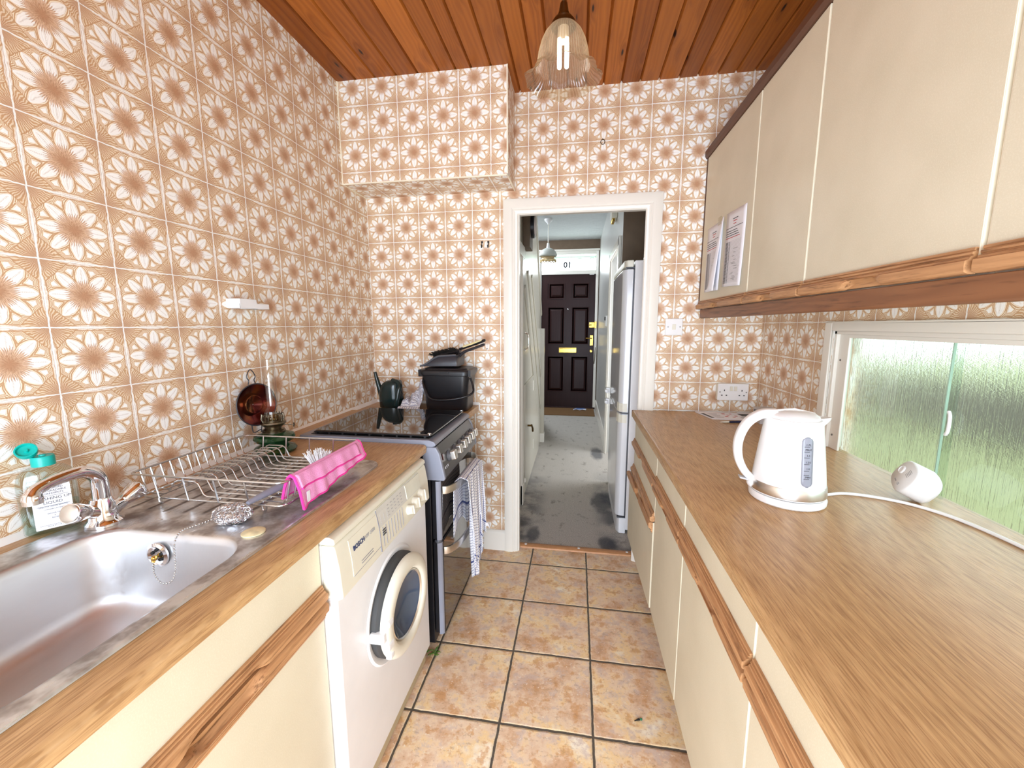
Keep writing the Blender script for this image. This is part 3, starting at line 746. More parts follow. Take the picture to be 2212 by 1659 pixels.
build('door_frame', m, 'gloss', d1, bevel=0.005)
m = MB(); m.box(0.622, 1.49, YD - 0.035, YD + 0.05, 0.003, 0.03); build('door_sill', m, 'mahog', d1, bevel=0.004)
m = MB(); m.box(1.36, 1.43, YD - 0.05, YD - 0.02, 2.10, 2.118); build('draught_clip', m, 'silver', d1)
w3 = thing('window_3', (1.04, YD, 2.29), 'leaded fanlight with the house number over the front door', 'window'); w3['kind'] = 'structure'
m = MB(); m.box(0.622, 1.456, YD + 0.028, YD + 0.032, 2.172, 2.412); build('glass_pane', m, 'glass', w3, smooth=False)
m = MB()
for k in range(12):
    x = 0.70 + k * 0.063; z = 2.325 + 0.012 * ((k * 7) % 3 - 1); h_ = 0.026; b_ = 0.026
    if k in (4, 5): continue
    for (a, b, c, d) in ((x - b_, x + b_, z - h_, z - h_ + 0.004), (x - b_, x + b_, z + h_ - 0.004, z + h_), (x - b_, x - b_ + 0.004, z - h_, z + h_), (x + b_ - 0.004, x + b_, z - h_, z + h_)): m.box(a, b, YD + 0.022, YD + 0.027, c, d)
m.box(0.622, 1.456, YD + 0.022, YD + 0.027, 2.378, 2.382)
build('lead_came', m, 'leadline', w3, smooth=False)
m = MB(); m.box(0.622, 1.456, YD + 0.02, YD + 0.024, 2.352, 2.412); build('tinted_band', m, 'tint', w3, smooth=False)
text('house_number', '10', 0.125, 'leadline', w3, (1.02, YD + 0.021, 2.222), (-1, 0, 0), (0, 0, 1), 0.001, bold=0.004)
m = MB(); m.box(0.60, 1.47, 3.71, 4.23, 0.004, 0.018); tag(build('doormat', m, 'coir', loc=(1.04, 3.97, 0.004), bevel=0.004), 'brown coir doormat in front of the front door', 'doormat')
t = thing('post_leaflet', (1.24, 4.11, 0.019), 'white and blue post lying on the doormat', 'mail')
m = MB(); m.loft([[(1.15 + i * 0.05, 4.05 + 0.01 * (i % 2), 0.020 + 0.012 * math.sin(i * 1.4) ** 2), (1.16 + i * 0.05, 4.17, 0.020 + 0.012 * math.sin(i * 1.4) ** 2)] for i in range(5)], False, False); build('sheet', m, 'sheet', t, solid=0.001)
m = MB(); m.box(1.16, 1.30, 4.07, 4.10, 0.034, 0.036); m.box(1.20, 1.33, 4.12, 4.15, 0.034, 0.036); build('print', m, plain('blue_print', srgb(90, 120, 180), 0.6), t)
# thermostat and chime on the right hall wall
t = thing('thermostat', (HX, 2.25, 1.38), 'small white thermostat on the right hall wall', 'thermostat')
m = MB(); m.box(HX - 0.028, HX, 2.19, 2.27, 1.325, 1.435); build('housing', m, 'white', t, bevel=0.004)
m = MB(); m.lathe([(0.02, 0), (0.02, 0.01), (0.015, 0.012)], 16, (HX - 0.028, 2.23, 1.405), (-1, 0, 0)); build('dial', m, 'char', t)
t = thing('door_chime', (HX, 1.62, 2.29), 'cream door chime box high on the right hall wall', 'door chime')
m = MB(); m.box(HX - 0.05, HX, 1.54, 1.70, 2.26, 2.42); build('box', m, 'offwhite', t, bevel=0.006)
for y in (1.57, 1.62, 1.67):
    m = MB(); m.lathe([(0.012, 0), (0.012, 0.05)], 12, (HX - 0.03, y, 2.235)); build('chime_tube', m, 'brass', t)
# hall pendant
LY, LXh = 3.0, 0.81
t = thing('hall_pendant_lamp', (LXh, LY, HC), 'glass mushroom pendant lamp hanging in the hall', 'pendant lamp')
m = MB(); m.lathe([(0.05, 0), (0.048, -0.02), (0.02, -0.045), (0.012, -0.06)], 20, (LXh, LY, HC)); build('ceiling_rose', m, 'white', t)
m = MB(); m.tube([(LXh, LY, HC - 0.05), (LXh, LY, 2.33)], 0.004); build('flex', m, 'offwhite', t)
m = MB(); m.lathe([(0.014, 0.06), (0.018, 0.03), (0.022, 0.0), (0.03, -0.004)], 16, (LXh, LY, 2.285)); build('lamp_holder', m, 'white', t)
m = MB(); m.lathe([(0.03, 0.075), (0.065, 0.06), (0.095, 0.03), (0.110, -0.008), (0.108, -0.02), (0.088, -0.032)], 32, (LXh, LY, 2.21), caps=False); build('shade', m, mat('milky_lamp_glass', base=srgb(226, 228, 222), trans=0.45, rough=0.25, ior=1.2), t, solid=0.003)
m = MB(); m.lathe([(0.088, -0.032), (0.076, -0.042), (0.078, -0.058), (0.090, -0.07)], 32, (LXh, LY, 2.21), caps=False); build('amber_collar', m, mat('amber_glass', base=srgb(232, 208, 160), trans=0.4, rough=0.3, ior=1.2), t, solid=0.003)
m = MB(); m.lathe([(0.002, -0.075), (0.03, -0.06), (0.034, -0.04), (0.02, -0.01), (0.015, 0.03)], 20, (LXh, LY, 2.22)); build('bulb', m, 'white', t)
m = MB(); pts = [V(LXh + math.cos(a) * (0.096 + 0.004 * math.cos(a * 24)), LY + math.sin(a) * (0.096), 2.132 + 0.012 * math.sin(a * 14)) for a in (2 * PI * k / 168 for k in range(168))]
m.tube(pts, 0.004, 6, closed=True); build('frilled_rim', m, plain('pale_amber_frill', srgb(220, 196, 140), 0.3), t)
# ------------------------------------------------------------------ fridge freezer
t = thing('fridge_freezer', (1.8, 0.65, 0), 'tall white fridge freezer in the alcove beyond the doorway', 'fridge freezer')
FY0, FY1 = 0.285, 0.995
m = MB(); m.box(1.512, 2.10, FY0, FY1, 0.03, 1.712); build('body', m, 'enamel', t, bevel=0.006)
def fdoor(name, z0, z1):
    m = MB(); p = [(1.505, FY0), (1.470, FY0 + 0.004), (1.452, FY0 + 0.025), (1.447, FY0 + 0.06), (1.445, 0.64), (1.447, FY1 - 0.06), (1.452, FY1 - 0.02), (1.470, FY1), (1.505, FY1)]
    m.prism([(x, y, z0) for x, y in p], (0, 0, z1 - z0)); return build(name, m, 'fridge', t, angle=50, bevel=0.004)
fdoor('fridge_door', 0.80, 1.662); fdoor('freezer_door', 0.125, 0.792)
for z in (0.735, 0.805):
    m = MB(); m.prism([(1.4455, 0.38, z), (1.444, 0.38, z + 0.05), (1.449, FY0 + 0.052, z + 0.05), (1.4535, FY0 + 0.022, z + 0.05), (1.471, FY0 + 0.0025, z + 0.05), (1.471, FY0 + 0.0025, z), (1.4535, FY0 + 0.022, z), (1.449, FY0 + 0.052, z)][:0] or [(1.443, 0.36, z), (1.443, FY0 + 0.055, z), (1.450, FY0 + 0.02, z), (1.470, FY0 + 0.001, z), (1.497, FY0 - 0.001, z), (1.497, FY0 + 0.006, z), (1.455, FY0 + 0.03, z), (1.45, 0.36, z)], (0, 0, 0.052)); build('cream_door_trim', m, 'offwhite', t, smooth=False)
m = MB(); m.prism([(1.505, FY0, 1.672), (1.47, FY0 + 0.004, 1.672), (1.452, FY0 + 0.03, 1.672), (1.45, FY1 - 0.03, 1.672), (1.47, FY1, 1.672), (1.505, FY1, 1.672)], (0, 0, 0.042)); build('top_panel', m, 'offwhite', t, bevel=0.006)
m = MB(); m.prism([(1.515, FY0 + 0.002, 0.006), (1.475, FY0 + 0.006, 0.006), (1.458, FY0 + 0.04, 0.006), (1.458, FY1 - 0.03, 0.006), (1.475, FY1, 0.006), (1.515, FY1, 0.006)], (0, 0, 0.105)); build('plinth', m, 'enamel', t, bevel=0.004)
for z in (1.668, 0.796, 0.118):
    m = MB(); m.box(1.46, 1.51, FY0 - 0.003, FY0 + 0.02, z - 0.004, z + 0.004); build('hinge', m, 'dgrey', t)
for z in (0.835, 0.75):
    m = MB(); m.box(1.415, 1.445, 0.93, 0.975, z - 0.022, z + 0.022); m.box(1.405, 1.43, 0.90, 0.96, z - 0.010, z + 0.010); build('door_handle', m, 'enamel', t, bevel=0.004)
m = MB(); m.box(1.5055, 1.5115, FY0 + 0.003, FY1 - 0.003, 0.13, 1.655); build('door_seal', m, 'dgrey', t)

# ------------------------------------------------------------------ kitchen units
def sstep(t): t = max(0, min(1, t)); return t * t * (3 - 2 * t)
def rail(fx, sx, y0, y1, z0, z1, up=True, scoop=None, sw=0.075, depth=1.0):
    """ribbed oak rail along y on a face at x=fx, with a finger scoop; up: the plain lip is the lower edge"""
    h = z1 - z0
    ys = [y0, y1]
    if scoop is not None: ys += [scoop + sw * k / 12 for k in range(-12, 13)]
    ys = sorted(ys)
    secs = []
    for y in ys:
        s = 0.0 if scoop is None else sstep((sw - abs(y - scoop)) / (sw * 0.55)) * depth
        lip = h * 0.44 * s; ou = 0.017 - 0.011 * s
        pr = [(0, h), (0.005, h), (0.006, h * .90), (0.0035, h * .87), (0.0035, h * .85), (0.008, h * .82), (0.008, h * .74), (0.0055, h * .71), (0.0055, h * .69), (0.010, h * .65), (0.0115, h * .56),
              (max(0.0115 - 0.002 * s, ou), h * .50), (0.0175 - 0.004 * s, h * .30 + lip * .45), (0.0165 - 0.007 * s, h * .08 + lip), (0.010 - 0.005 * s, lip), (0, lip * .6)]
        secs.append([V(fx + sx * o, y, (z0 + q) if up else (z1 - q)) for o, q in pr])
    return MB().loft(secs)
def front(name, parent, fx, sx, y0, y1, z0, z1, rails, label=None):
    """a cream panel with its oak finger rails as sub-parts; rails: (z0, z1, up, scoop, sw)"""
    a, b = sorted((fx, fx - sx * 0.018)); q0, q1 = z0, z1
    for (c, d, up, sc, sw) in rails:
        if up: q0 = max(q0, c + (d - c) * 0.62)
        else: q1 = min(q1, c + (d - c) * 0.38)
    m = MB(); m.box(a, b, y0, y1, q0, q1)
    p = build(name, m, 'cream', parent, bevel=0.0012)
    m = MB(); m.box(a + 0.0008 * (sx < 0) , b - 0.0008 * (sx > 0), y0 - 0.0012, y1 + 0.0012, q0 + 0.0003, q1 + 0.0005); build('edge_band', m, 'creamedge', p, smooth=False)
    for (c, d, up, sc, sw) in rails:
        m = rail(fx, sx, y0 + 0.001, y1 - 0.001, c, d, up, sc, sw)
        if up: m.box(a + 0.0004, b - 0.0004, y0 + 0.001, y1 - 0.001, c + 0.002, q0 - 0.0002)
        else: m.box(a + 0.0004, b - 0.0004, y0 + 0.001, y1 - 0.001, q1 + 0.0007, d - 0.002)
        build('finger_pull', m, 'oak', p, angle=25)
    return p
ZW = 0.883
# ---- right hand base cabinets
RF = 1.505
def base_r(y_far, y_near, label, fronts):
    t = thing('base_cabinet', (1.8, (y_far + y_near) / 2, 0), label, 'base cabinet', 'cream base cabinets under the right worktop')
    m = MB(); m.box(RF + 0.02, 2.095, y_near + 0.001, y_far - 0.001, 0.145, 0.8454); build('carcass', m, 'carcass', t, smooth=False)
    m = MB(); m.box(RF + 0.06, RF + 0.078, y_near + 0.001, y_far - 0.001, 0.001, 0.145); build('plinth', m, 'brownedge', t, smooth=False)
    g_ = 0.0045
    for (nm, z0, z1, rails) in fronts: front(nm, t, RF, -1, y_near + g_, y_far - g_, z0, z1, rails)
    return t
t = base_r(-0.028, -0.637, 'cream base cabinet with two drawers at the far end by the doorway', [
    ('drawer_front', 0.695, 0.842, [(0.693, 0.731, True, -0.33, 0.06)]), ('drawer_front', 0.551, 0.688, [(0.549, 0.588, True, None, 0)])])
m = MB(); p = [(RF - 0.004, -0.632), (RF - 0.020, -0.034), (RF - 0.002, -0.034), (RF + 0.014, -0.632)]
m.prism([(x, y, 0.168) for x, y in p], (0, 0, 0.376)); dr = build('door', m, 'cream', t, bevel=0.0012)
mb = rail(0, -1, -0.631, -0.035, 0.502, 0.546, False, -0.33, 0.06)
for q in mb.v: q.x += RF - 0.004 + (-0.632 - q.y) * (0.016 / 0.598)
build('finger_pull', mb, 'oak', dr, angle=25)
base_r(-0.637, -1.060, 'narrow cream base cabinet, second from the doorway, one drawer over a door', [
    ('drawer_front', 0.714, 0.842, [(0.713, 0.747, True, None, 0)]), ('door', 0.168, 0.708, [(0.676, 0.708, False, -0.85, 0.055)])])
base_r(-1.060, -1.537, 'cream base cabinet below the white kettle, with a worn oak finger pull', [
    ('drawer_front', 0.718, 0.842, [(0.717, 0.751, True, None, 0)]), ('door', 0.168, 0.712, [(0.672, 0.712, False, -1.30, 0.085)])])
base_r(-1.537, -2.05, 'cream base cabinet nearest the viewer under the right worktop', [
    ('drawer_front', 0.718, 0.842, [(0.717, 0.751, True, None, 0)]), ('door', 0.168, 0.712, [(0.672, 0.712, False, -1.80, 0.085)])])
# ---- right worktop, rounded front edge
t = thing('worktop', (1.8, -1.3, 0.846), 'oak effect worktop along the right side under the window', 'worktop')
m = MB(); rr = 0.014
prof = [(2.1065, 0.846), (1.492, 0.846), (1.484, 0.850)] + [(1.483 + rr - rr * math.cos(a), ZW - rr + rr * math.sin(a)) for a in (PI / 2 * k / 6 for k in range(7))] + [(2.1065, ZW)]
m.loft([[V(x, y, z) for x, z in prof] for y in (-0.026, -2.08)])
m.box(2.1066, 2.149, WY1 + 0.003, WY0 - 0.003, 0.8455, ZW)
build('top', m, 'oaktop', t, angle=30)
m = MB(); m.box(1.484, 2.106, -0.0258, -0.022, 0.848, ZW - 0.0008); build('end_strip', m, 'brownedge', t, smooth=False)
# ---- wall cabinets
UF = 1.795
def wall_r(y_far, y_near, label, sc, sw=0.055):
    t = thing('wall_cabinet', (1.95, (y_far + y_near) / 2, 1.41), label, 'wall cabinet', 'cream wall cabinets on the right')
    m = MB(); m.box(UF + 0.02, 2.105, y_near + 0.001, y_far - 0.001, 1.412, 2.136); build('carcass', m, 'carcass', t, smooth=False)
    front('door', t, UF, -1, y_near + 0.0055, y_far - 0.0055, 1.418, 2.135, [(1.414, 1.455, True, sc, sw)])
wall_r(-0.012, -0.604, 'cream wall cabinet with notices taped on its door, beside the doorway wall', -0.29)
wall_r(-0.604, -0.989, 'narrow cream wall cabinet next to the one with the notices', -0.78)
wall_r(-0.989, -1.490, 'wide cream wall cabinet over the kettle and window', -1.235, 0.07)
wall_r(-1.490, -2.10, 'cream wall cabinet cut by the right edge of the photo', -1.80, 0.07)
t = thing('cabinet_cornice', (1.95, -1.05, 2.137), 'dark brown cornice board along the tops of the wall cabinets', 'cornice')
m = MB(); m.loft([[V(x, y, z) for x, z in ((1.81, 2.137), (1.790, 2.137), (1.783, 2.150), (1.783, 2.172), (1.789, 2.178), (1.81, 2.178))] for y in (-0.001, -2.10)]); build('moulding', m, 'brownedge', t, angle=25)
m = MB(); m.box(UF - 0.001, UF + 0.018, -0.0115, -0.001, 1.414, 2.136); build('end_strip', m, 'brownedge', t, smooth=False)
m = MB(); m.box(1.812, 2.105, -2.1, -0.001, 2.1365, 2.142); build('top_board', m, 'brownedge', t, smooth=False)
t = thing('pelmet', (1.8, -1.07, 1.37), 'oak light pelmet running under the wall cabinets', 'pelmet')
m = MB(); m.loft([[V(x, y, z) for x, z in ((UF + 0.016, 1.4115), (UF - 0.002, 1.4115), (UF - 0.002, 1.373), (UF + 0.003, 1.368), (UF + 0.011, 1.368), (UF + 0.016, 1.373))] for y in (-0.042, -2.10)]); build('board', m, 'oakdark', t, bevel=0.002)
# ---- left worktop with sink cut-out
t = thing('worktop', (0.31, -1.6, 0.848), 'oak effect worktop around the sink on the left side', 'worktop')
m = MB(); fr = 0.612
prof = [(0.535, 0.848), (fr, 0.848), (fr + 0.006, 0.852)] + [(fr + 0.008 - 0.014 + 0.014 * math.cos(a), ZW - 0.014 + 0.014 * math.sin(a)) for a in (PI / 2 * k / 6 for k in range(7))] + [(0.535, ZW)]
YE = -0.806
m.loft([[V(x, y, z) for x, z in prof] for y in (YE, -2.10)])
m.box(0.001, 0.535, -1.515, YE, 0.848, ZW); m.box(0.001, 0.118, -1.99, -1.515, 0.848, ZW); m.box(0.001, 0.535, -2.10, -1.99, 0.848, ZW)
build('top', m, 'oaktop', t, angle=30)
m = MB(); m.loft([[V(x, y, z) for x, z in ((0.0005, ZW), (0.012, ZW), (0.008, ZW + 0.006), (0.0005, ZW + 0.014))] for y in (YE, -2.10)]); build('sealant_bead', m, 'sealant', t)
# ---- worktop strip round the cooker
t = thing('worktop_strip', (0.3, -0.15, 0.848), 'narrow oak effect worktop strip behind the cooker', 'worktop')
m = MB(); m.box(0.001, 0.632, -0.288, -0.001, 0.848, ZW); m.box(0.001, 0.074, -0.803, -0.2885, 0.848, ZW + 0.010); build('top', m, 'oaktop', t, bevel=0.002)
m = MB(); m.loft([[V(x, y, z) for x, z in ((0.0005, ZW), (0.014, ZW), (0.009, ZW + 0.010), (0.0005, ZW + 0.018))] for y in (-0.0005, -0.288)]); m.loft([[V(x, y, z) for y, z in ((-0.0005, ZW), (-0.010, ZW), (-0.007, ZW + 0.009), (-0.0005, ZW + 0.014))] for x in (0.0, 0.632)])
m.box(0.6325, 0.640, -0.01, -0.0008, 0.85, ZW + 0.012); build('sealant_bead', m, 'sealant', t)
m = MB(); m.loft([[V(x, y, z) for x, z in ((0.0005, ZW + 0.010), (0.011, ZW + 0.010), (0.007, ZW + 0.014), (0.0005, ZW + 0.018))] for y in (-0.289, -0.80)]); build('sealant_bead', m, 'sealant', t)
# ---- left base cabinet under the sink
t = thing('base_cabinet', (0.3, -1.72, 0), 'cream base cabinet under the stainless steel sink', 'base cabinet')
y1, y0 = -1.445, -2.0
m = MB(); m.box(0.03, 0.58, y0, -1.985, 0.145, 0.847); m.box(0.03, 0.58, -1.462, y1, 0.145, 0.847); m.box(0.03, 0.58, y0, y1, 0.145, 0.165); m.box(0.03, 0.05, y0, y1, 0.145, 0.7)
build('carcass', m, 'carcass', t, smooth=False)
m = MB(); m.box(0.52, 0.54, y0, y1, 0.001, 0.145); build('plinth', m, 'brownedge', t, smooth=False)
front('false_drawer_front', t, 0.6, 1, y0 + 0.003, y1 - 0.003, 0.698, 0.842, [(0.696, 0.733, True, -1.722, 0.095)])
front('door', t, 0.6, 1, y0 + 0.003, y1 - 0.003, 0.168, 0.692, [(0.648, 0.692, False, -1.722, 0.085)])
# ------------------------------------------------------------------ sink
SX0, SX1, SY0, SY1 = 0.062, 0.552, -2.012, -1.02
ZS = ZW + 0.0045
t = thing('sink', (0.0, -1.47, ZS), 'stained stainless steel inset sink with ridged drainer on the left', 'sink')
t.location = (0.062 - 0.062, -1.47, ZS)
bcx, bcy, bhx, bhy = 0.326, -1.750, 0.188, 0.213
m = MB(); N6 = 9
outer = lambda d, z: rrect((SX0 + SX1) / 2, (SY0 + SY1) / 2, (SX1 - SX0) / 2 - d, (SY1 - SY0) / 2 - d, 0.055 - d * 0.6, z, N6)
inner = lambda d, z, r=0.075: rrect(bcx, bcy, bhx - d, bhy - d, max(0.02, r - d * 0.4), z, N6)
# the flat deck, split so that the bowl sits in its near half
secs = [outer(0.0, ZW + 0.0006), outer(0.001, ZS + 0.0012), outer(0.006, ZS + 0.0016), outer(0.012, ZS - 0.0002)]
m.loft(secs, True, False)
m.loft([outer(0.012, ZS - 0.0002), inner(-0.010, ZS - 0.0004)], True, False)
secs = [inner(-0.010, ZS - 0.0004), inner(-0.004, ZS - 0.0015), inner(0.0, ZS - 0.006), inner(0.003, ZS - 0.02), inner(0.010, ZS - 0.08), inner(0.017, ZS - 0.135)]
for k in range(1, 7):
    a = PI / 2 * k / 6; secs.append(inner(0.017 + 0.045 * (1 - math.cos(a)), ZS - 0.135 - 0.04 * math.sin(a)))
secs.append(inner(0.10, ZS - 0.177, 0.06)); secs.append(inner(0.16, ZS - 0.179, 0.03))
m.loft(secs, True, False); m.add(secs[-1], [tuple(range(len(secs[-1])))])
build('bowl_and_drainer', m, 'steel', t, angle=50)
m = MB(); m.lathe([(0.044, 0.0), (0.042, 0.003), (0.030, 0.001), (0.026, -0.004), (0.004, -0.005)], 28, (0.326, -1.64, ZS - 0.178)); build('waste_outlet', m, 'chrome', t)
oc = V(0.285, -1.5475, ZS - 0.047)
m = MB(); m.lathe([(0.027, -0.001), (0.027, 0.003), (0.021, 0.006), (0.017, 0.003), (0.010, 0.002)], 28, oc, (0, -1, 0)); build('overflow_rose', m, 'chrome', t)
m = MB()
for k in range(5):
    a = 2 * PI * k / 5; m.box(-0.003, 0.003, -0.003, 0.003, 0, 0)
m = MB()
for k in range(5):
    a = 2 * PI * k / 5 + 0.3; m.lathe([(0.0035, 0.0), (0.0035, 0.0022)], 10, oc + V(0.0115 * math.cos(a), -0.0025, 0.0115 * math.sin(a)), (0, -1, 0))
build('overflow_slot', m, 'blackmat', t)
m = MB(); m.sphere(oc + V(0, -0.009, -0.004), 0.006, 10, 8); m.tube([oc + V(0, -0.004, 0), oc + V(0.0, -0.012, -0.012)], 0.003); build('chain_stay', m, 'brass', t)
ch = smooth_path([oc + V(0.0, -0.012, -0.012), oc + V(0.004, -0.016, -0.035), oc + V(0.020, -0.016, -0.055), oc + V(0.040, -0.012, -0.052), oc + V(0.050, -0.008, -0.025), V(0.338, -1.553, ZS - 0.012), V(0.335, -1.532, ZS + 0.004), V(0.340, -1.508, ZS + 0.003), V(0.347, -1.488, ZS + 0.003), V(0.356, -1.474, ZS + 0.004)], 10)
m = MB(); acc = 0.0; last = ch[0]
m.sphere(last, 0.0024, 8, 6)
for p in ch[1:]:
    acc += (p - last).length; last = p
    if acc >= 0.0047: m.sphere(p, 0.0024, 8, 6); acc = 0
build('plug_chain', m, 'wire', t)
m = MB(); m.lathe([(0.0235, 0.0), (0.0235, 0.002), (0.021, 0.0035), (0.004, 0.0038)], 28, (0.49, -1.508, ZS)); tag(build('tap_hole_cover', m, plain('cream_worn_disc', srgb(232, 222, 180), 0.5, 0.2, 60), t), 'cream worn disc')
m = MB()
for k in range(6): m.loft([rrect(0.22 + k * 0.042, -1.487, 0.012, 0.0025, 0.002, ZS), rrect(0.22 + k * 0.042, -1.487, 0.009, 0.0012, 0.001, ZS + 0.0012)])
build('pressed_slots', m, 'steel', t)
# ------------------------------------------------------------------ mixer tap
tc = V(0.118, -1.522, ZS)
t = thing('mixer_tap', tc, 'chrome kitchen mixer tap with curved spout behind the sink bowl', 'tap')
m = MB(); m.lathe([(0.034, 0.0), (0.034, 0.006), (0.027, 0.014), (0.024, 0.03), (0.022, 0.05), (0.019, 0.062)], 28, tc)
m.tube([tc + V(0.004, -0.035, 0.046), tc + V(0.002, -0.018, 0.036), tc + V(0, 0, 0.028), tc + V(-0.002, 0.022, 0.026), tc + V(-0.002, 0.045, 0.034)], [0.013, 0.016, 0.021, 0.017, 0.013], 16)
build('body', m, 'chrome', t)
m = MB(); sp = smooth_path([tc + V(0, 0.002, 0.055), tc + V(0, 0.002, 0.085), tc + V(0.001, -0.002, 0.112), tc + V(0.004, -0.024, 0.132), tc + V(0.007, -0.052, 0.136), tc + V(0.010, -0.086, 0.134), tc + V(0.012, -0.111, 0.127), tc + V(0.013, -0.119, 0.118), tc + V(0.0132, -0.1205, 0.110)], 6)
n_ = len(sp); m.tube(sp, [0.0165 - 0.0045 * sstep(i / n_ * 1.6) + 0.0035 * sstep((i / n_ - 0.72) / 0.2) for i in range(n_)], 18); build('spout', m, 'chrome', t)
m = MB(); e = sp[-1]; m.lathe([(0.0145, 0.004), (0.0145, -0.008), (0.010, -0.009), (0.009, -0.004)], 18, e); build('aerator', m, 'silver', t)
for (o, ax) in ((tc + V(0.004, -0.026, 0.042), V(0.20, -0.85, 0.30)), (tc + V(-0.002, 0.040, 0.034), V(-0.02, 0.85, 0.34))):
    ax.normalize(); a = ax.orthogonal().normalized(); b = ax.cross(a); m = MB(); secs = []
    for r, h in ((0.011, 0.0), (0.014, 0.005), (0.018, 0.016), (0.0225, 0.034), (0.0235, 0.042), (0.022, 0.046)):
        lob = min(1.0, h / 0.04)
        secs.append([o + ax * h + (a * math.cos(q) + b * math.sin(q)) * (r * (1 - 0.10 * lob * (0.5 - 0.5 * math.cos(4 * q)))) for q in (2 * PI * k / 40 for k in range(40))])
    m.loft(secs); hd = build('handle', m, 'chrome', t, angle=60)
    m = MB(); m.lathe([(0.0185, 0.045), (0.0185, 0.048), (0.015, 0.0495)], 28, o, ax); build('handle_cap', m, 'silver', hd)
# ------------------------------------------------------------------ washing-up liquid
bc = V(0.042, -1.564, ZS)
t = thing('washing_up_bottle', bc, 'clear plastic washing up liquid bottle with open teal cap behind the tap', 'bottle')
bd = V(0.82, -0.57, 0).normalized(); bw = V(0.57, 0.82, 0)       # facing direction and width direction
def brr(hw, hd, r, z):
    return [bc + bw * p.x + V(0.82, -0.57, 0) * p.y + V(0, 0, z) for p in rrect(0, 0, hw * 0.87, hd, r, 0, 6)]
m = MB(); secs = [brr(0.046, 0.022, 0.016, 0.0), brr(0.050, 0.0255, 0.018, 0.006), brr(0.051, 0.026, 0.018, 0.05), brr(0.051, 0.026, 0.018, 0.115), brr(0.047, 0.025, 0.018, 0.132), brr(0.036, 0.022, 0.018, 0.143), brr(0.020, 0.017, 0.0165, 0.150), brr(0.0175, 0.0165, 0.016, 0.156)]
m.loft(secs); build('bottle_body', m, 'bottle', t)
m = MB(); m.loft([brr(0.044, 0.020, 0.014, 0.003), brr(0.048, 0.0235, 0.016, 0.008), brr(0.049, 0.0245, 0.016, 0.060)]); build('liquid', m, 'liquid', t)
m = MB(); q = [bc + bd * 0.0268 + bw * a + V(0, 0, z) for a, z in ((-0.024, 0.014), (0.034, 0.014), (0.034, 0.112), (-0.024, 0.112))]; m.prism(q, bd * 0.0004); lb = build('label', m, 'sheet', t, smooth=False)
lo = lambda a, z: bc + bd * 0.0275 + bw * a + V(0, 0, z)
for s_, sz, z in (('PLANT BASED', 0.0055, 0.102), ('BIODEGRADABLE', 0.0055, 0.096), ('INGREDIENTS', 0.0055, 0.090), ('WASHING UP', 0.0088, 0.078), ('LIQUID', 0.0088, 0.069), ('EFFECTIVE GREASE REMOVAL', 0.0033, 0.062), ('LONGER LASTING', 0.0036, 0.056), ('WHITE TEA', 0.0042, 0.046), ('&', 0.0036, 0.041), ('ROSE', 0.0042, 0.036), ('MADE IN THE UK', 0.0034, 0.018)):
    text('printing', s_, sz, 'print', lb, lo(0.006, z), bw, (0, 0, 1), 0.0001)
m = MB()
for z in (0.0865, 0.0645, 0.022): m.prism([lo(-0.018, z), lo(0.030, z), lo(0.030, z + 0.0006), lo(-0.018, z + 0.0006)], bd * 0.0002)
build('printed_rule', m, 'print', lb, smooth=False)
m = MB(); m.lathe([(0.0185, 0.150), (0.0185, 0.168), (0.017, 0.171), (0.006, 0.171), (0.005, 0.174)], 28, bc); build('cap', m, 'teal', t)
m = MB(); lc = bc + bw * -0.022 + V(0.002, 0, 0.186); ax = V(0.55, -0.45, 0.62).normalized()
m.lathe([(0.0165, -0.006), (0.017, 0.0), (0.017, 0.004), (0.0145, 0.004), (0.0135, -0.001), (0.004, -0.002), (0.003, 0.003)], 28, lc, ax); m.tube([bc + bw * -0.016 + V(0, 0, 0.169), lc + bw * 0.008 + V(0, 0, -0.011)], 0.0035)
build('flip_lid', m, 'teal', t)
# ------------------------------------------------------------------ draining rack
zb, zr = 0.911, 0.970
rx0, rx1, ry0, ry1 = 0.088, 0.500, -1.425, -1.075
t = thing('dish_drainer', (0.29, -1.25, ZS), 'wire dish draining rack standing on the ridged drainer', 'dish rack')
m = MB(); m.tube([p for p in rrect(0.294, -1.25, 0.214, 0.183, 0.02, zr, 4)], 0.0028, 8, closed=True); build('top_rim', m, 'wire', t)
m = MB(); m.tube([p for p in rrect(0.294, -1.25, 0.203, 0.170, 0.02, zb - 0.004, 4)], 0.0026, 8, closed=True); build('base_rim', m, 'wire', t)
for k in range(13):                                              # cross wires with the plate hump
    y = ry0 + 0.02 + k * (ry1 - ry0 - 0.04) / 12
    pts = [(0.080, y, zr), (0.092, y, zb + 0.01), (0.102, y, zb), (0.150, y, zb), (0.160, y, zb + 0.008), (0.182, y, zb + 0.034), (0.192, y, zb + 0.038), (0.240, y, zb + 0.038), (0.250, y, zb + 0.032), (0.262, y, zb + 0.006), (0.272, y, zb), (0.485, y, zb), (0.496, y, zb + 0.01), (0.507, y, zr)]
    m = MB(); m.tube(pts, 0.0021, 6); build('cross_wire', m, 'wire', t)
for x in (0.15, 0.235, 0.32, 0.405):
    for (yy, s_) in ((ry0 - 0.007, 1), (ry1 + 0.007, -1)):
        m = MB(); m.tube([(x, yy, zr), (x, yy + s_ * 0.010, zb - 0.004)], 0.0021, 6); build('end_wire', m, 'wire', t)
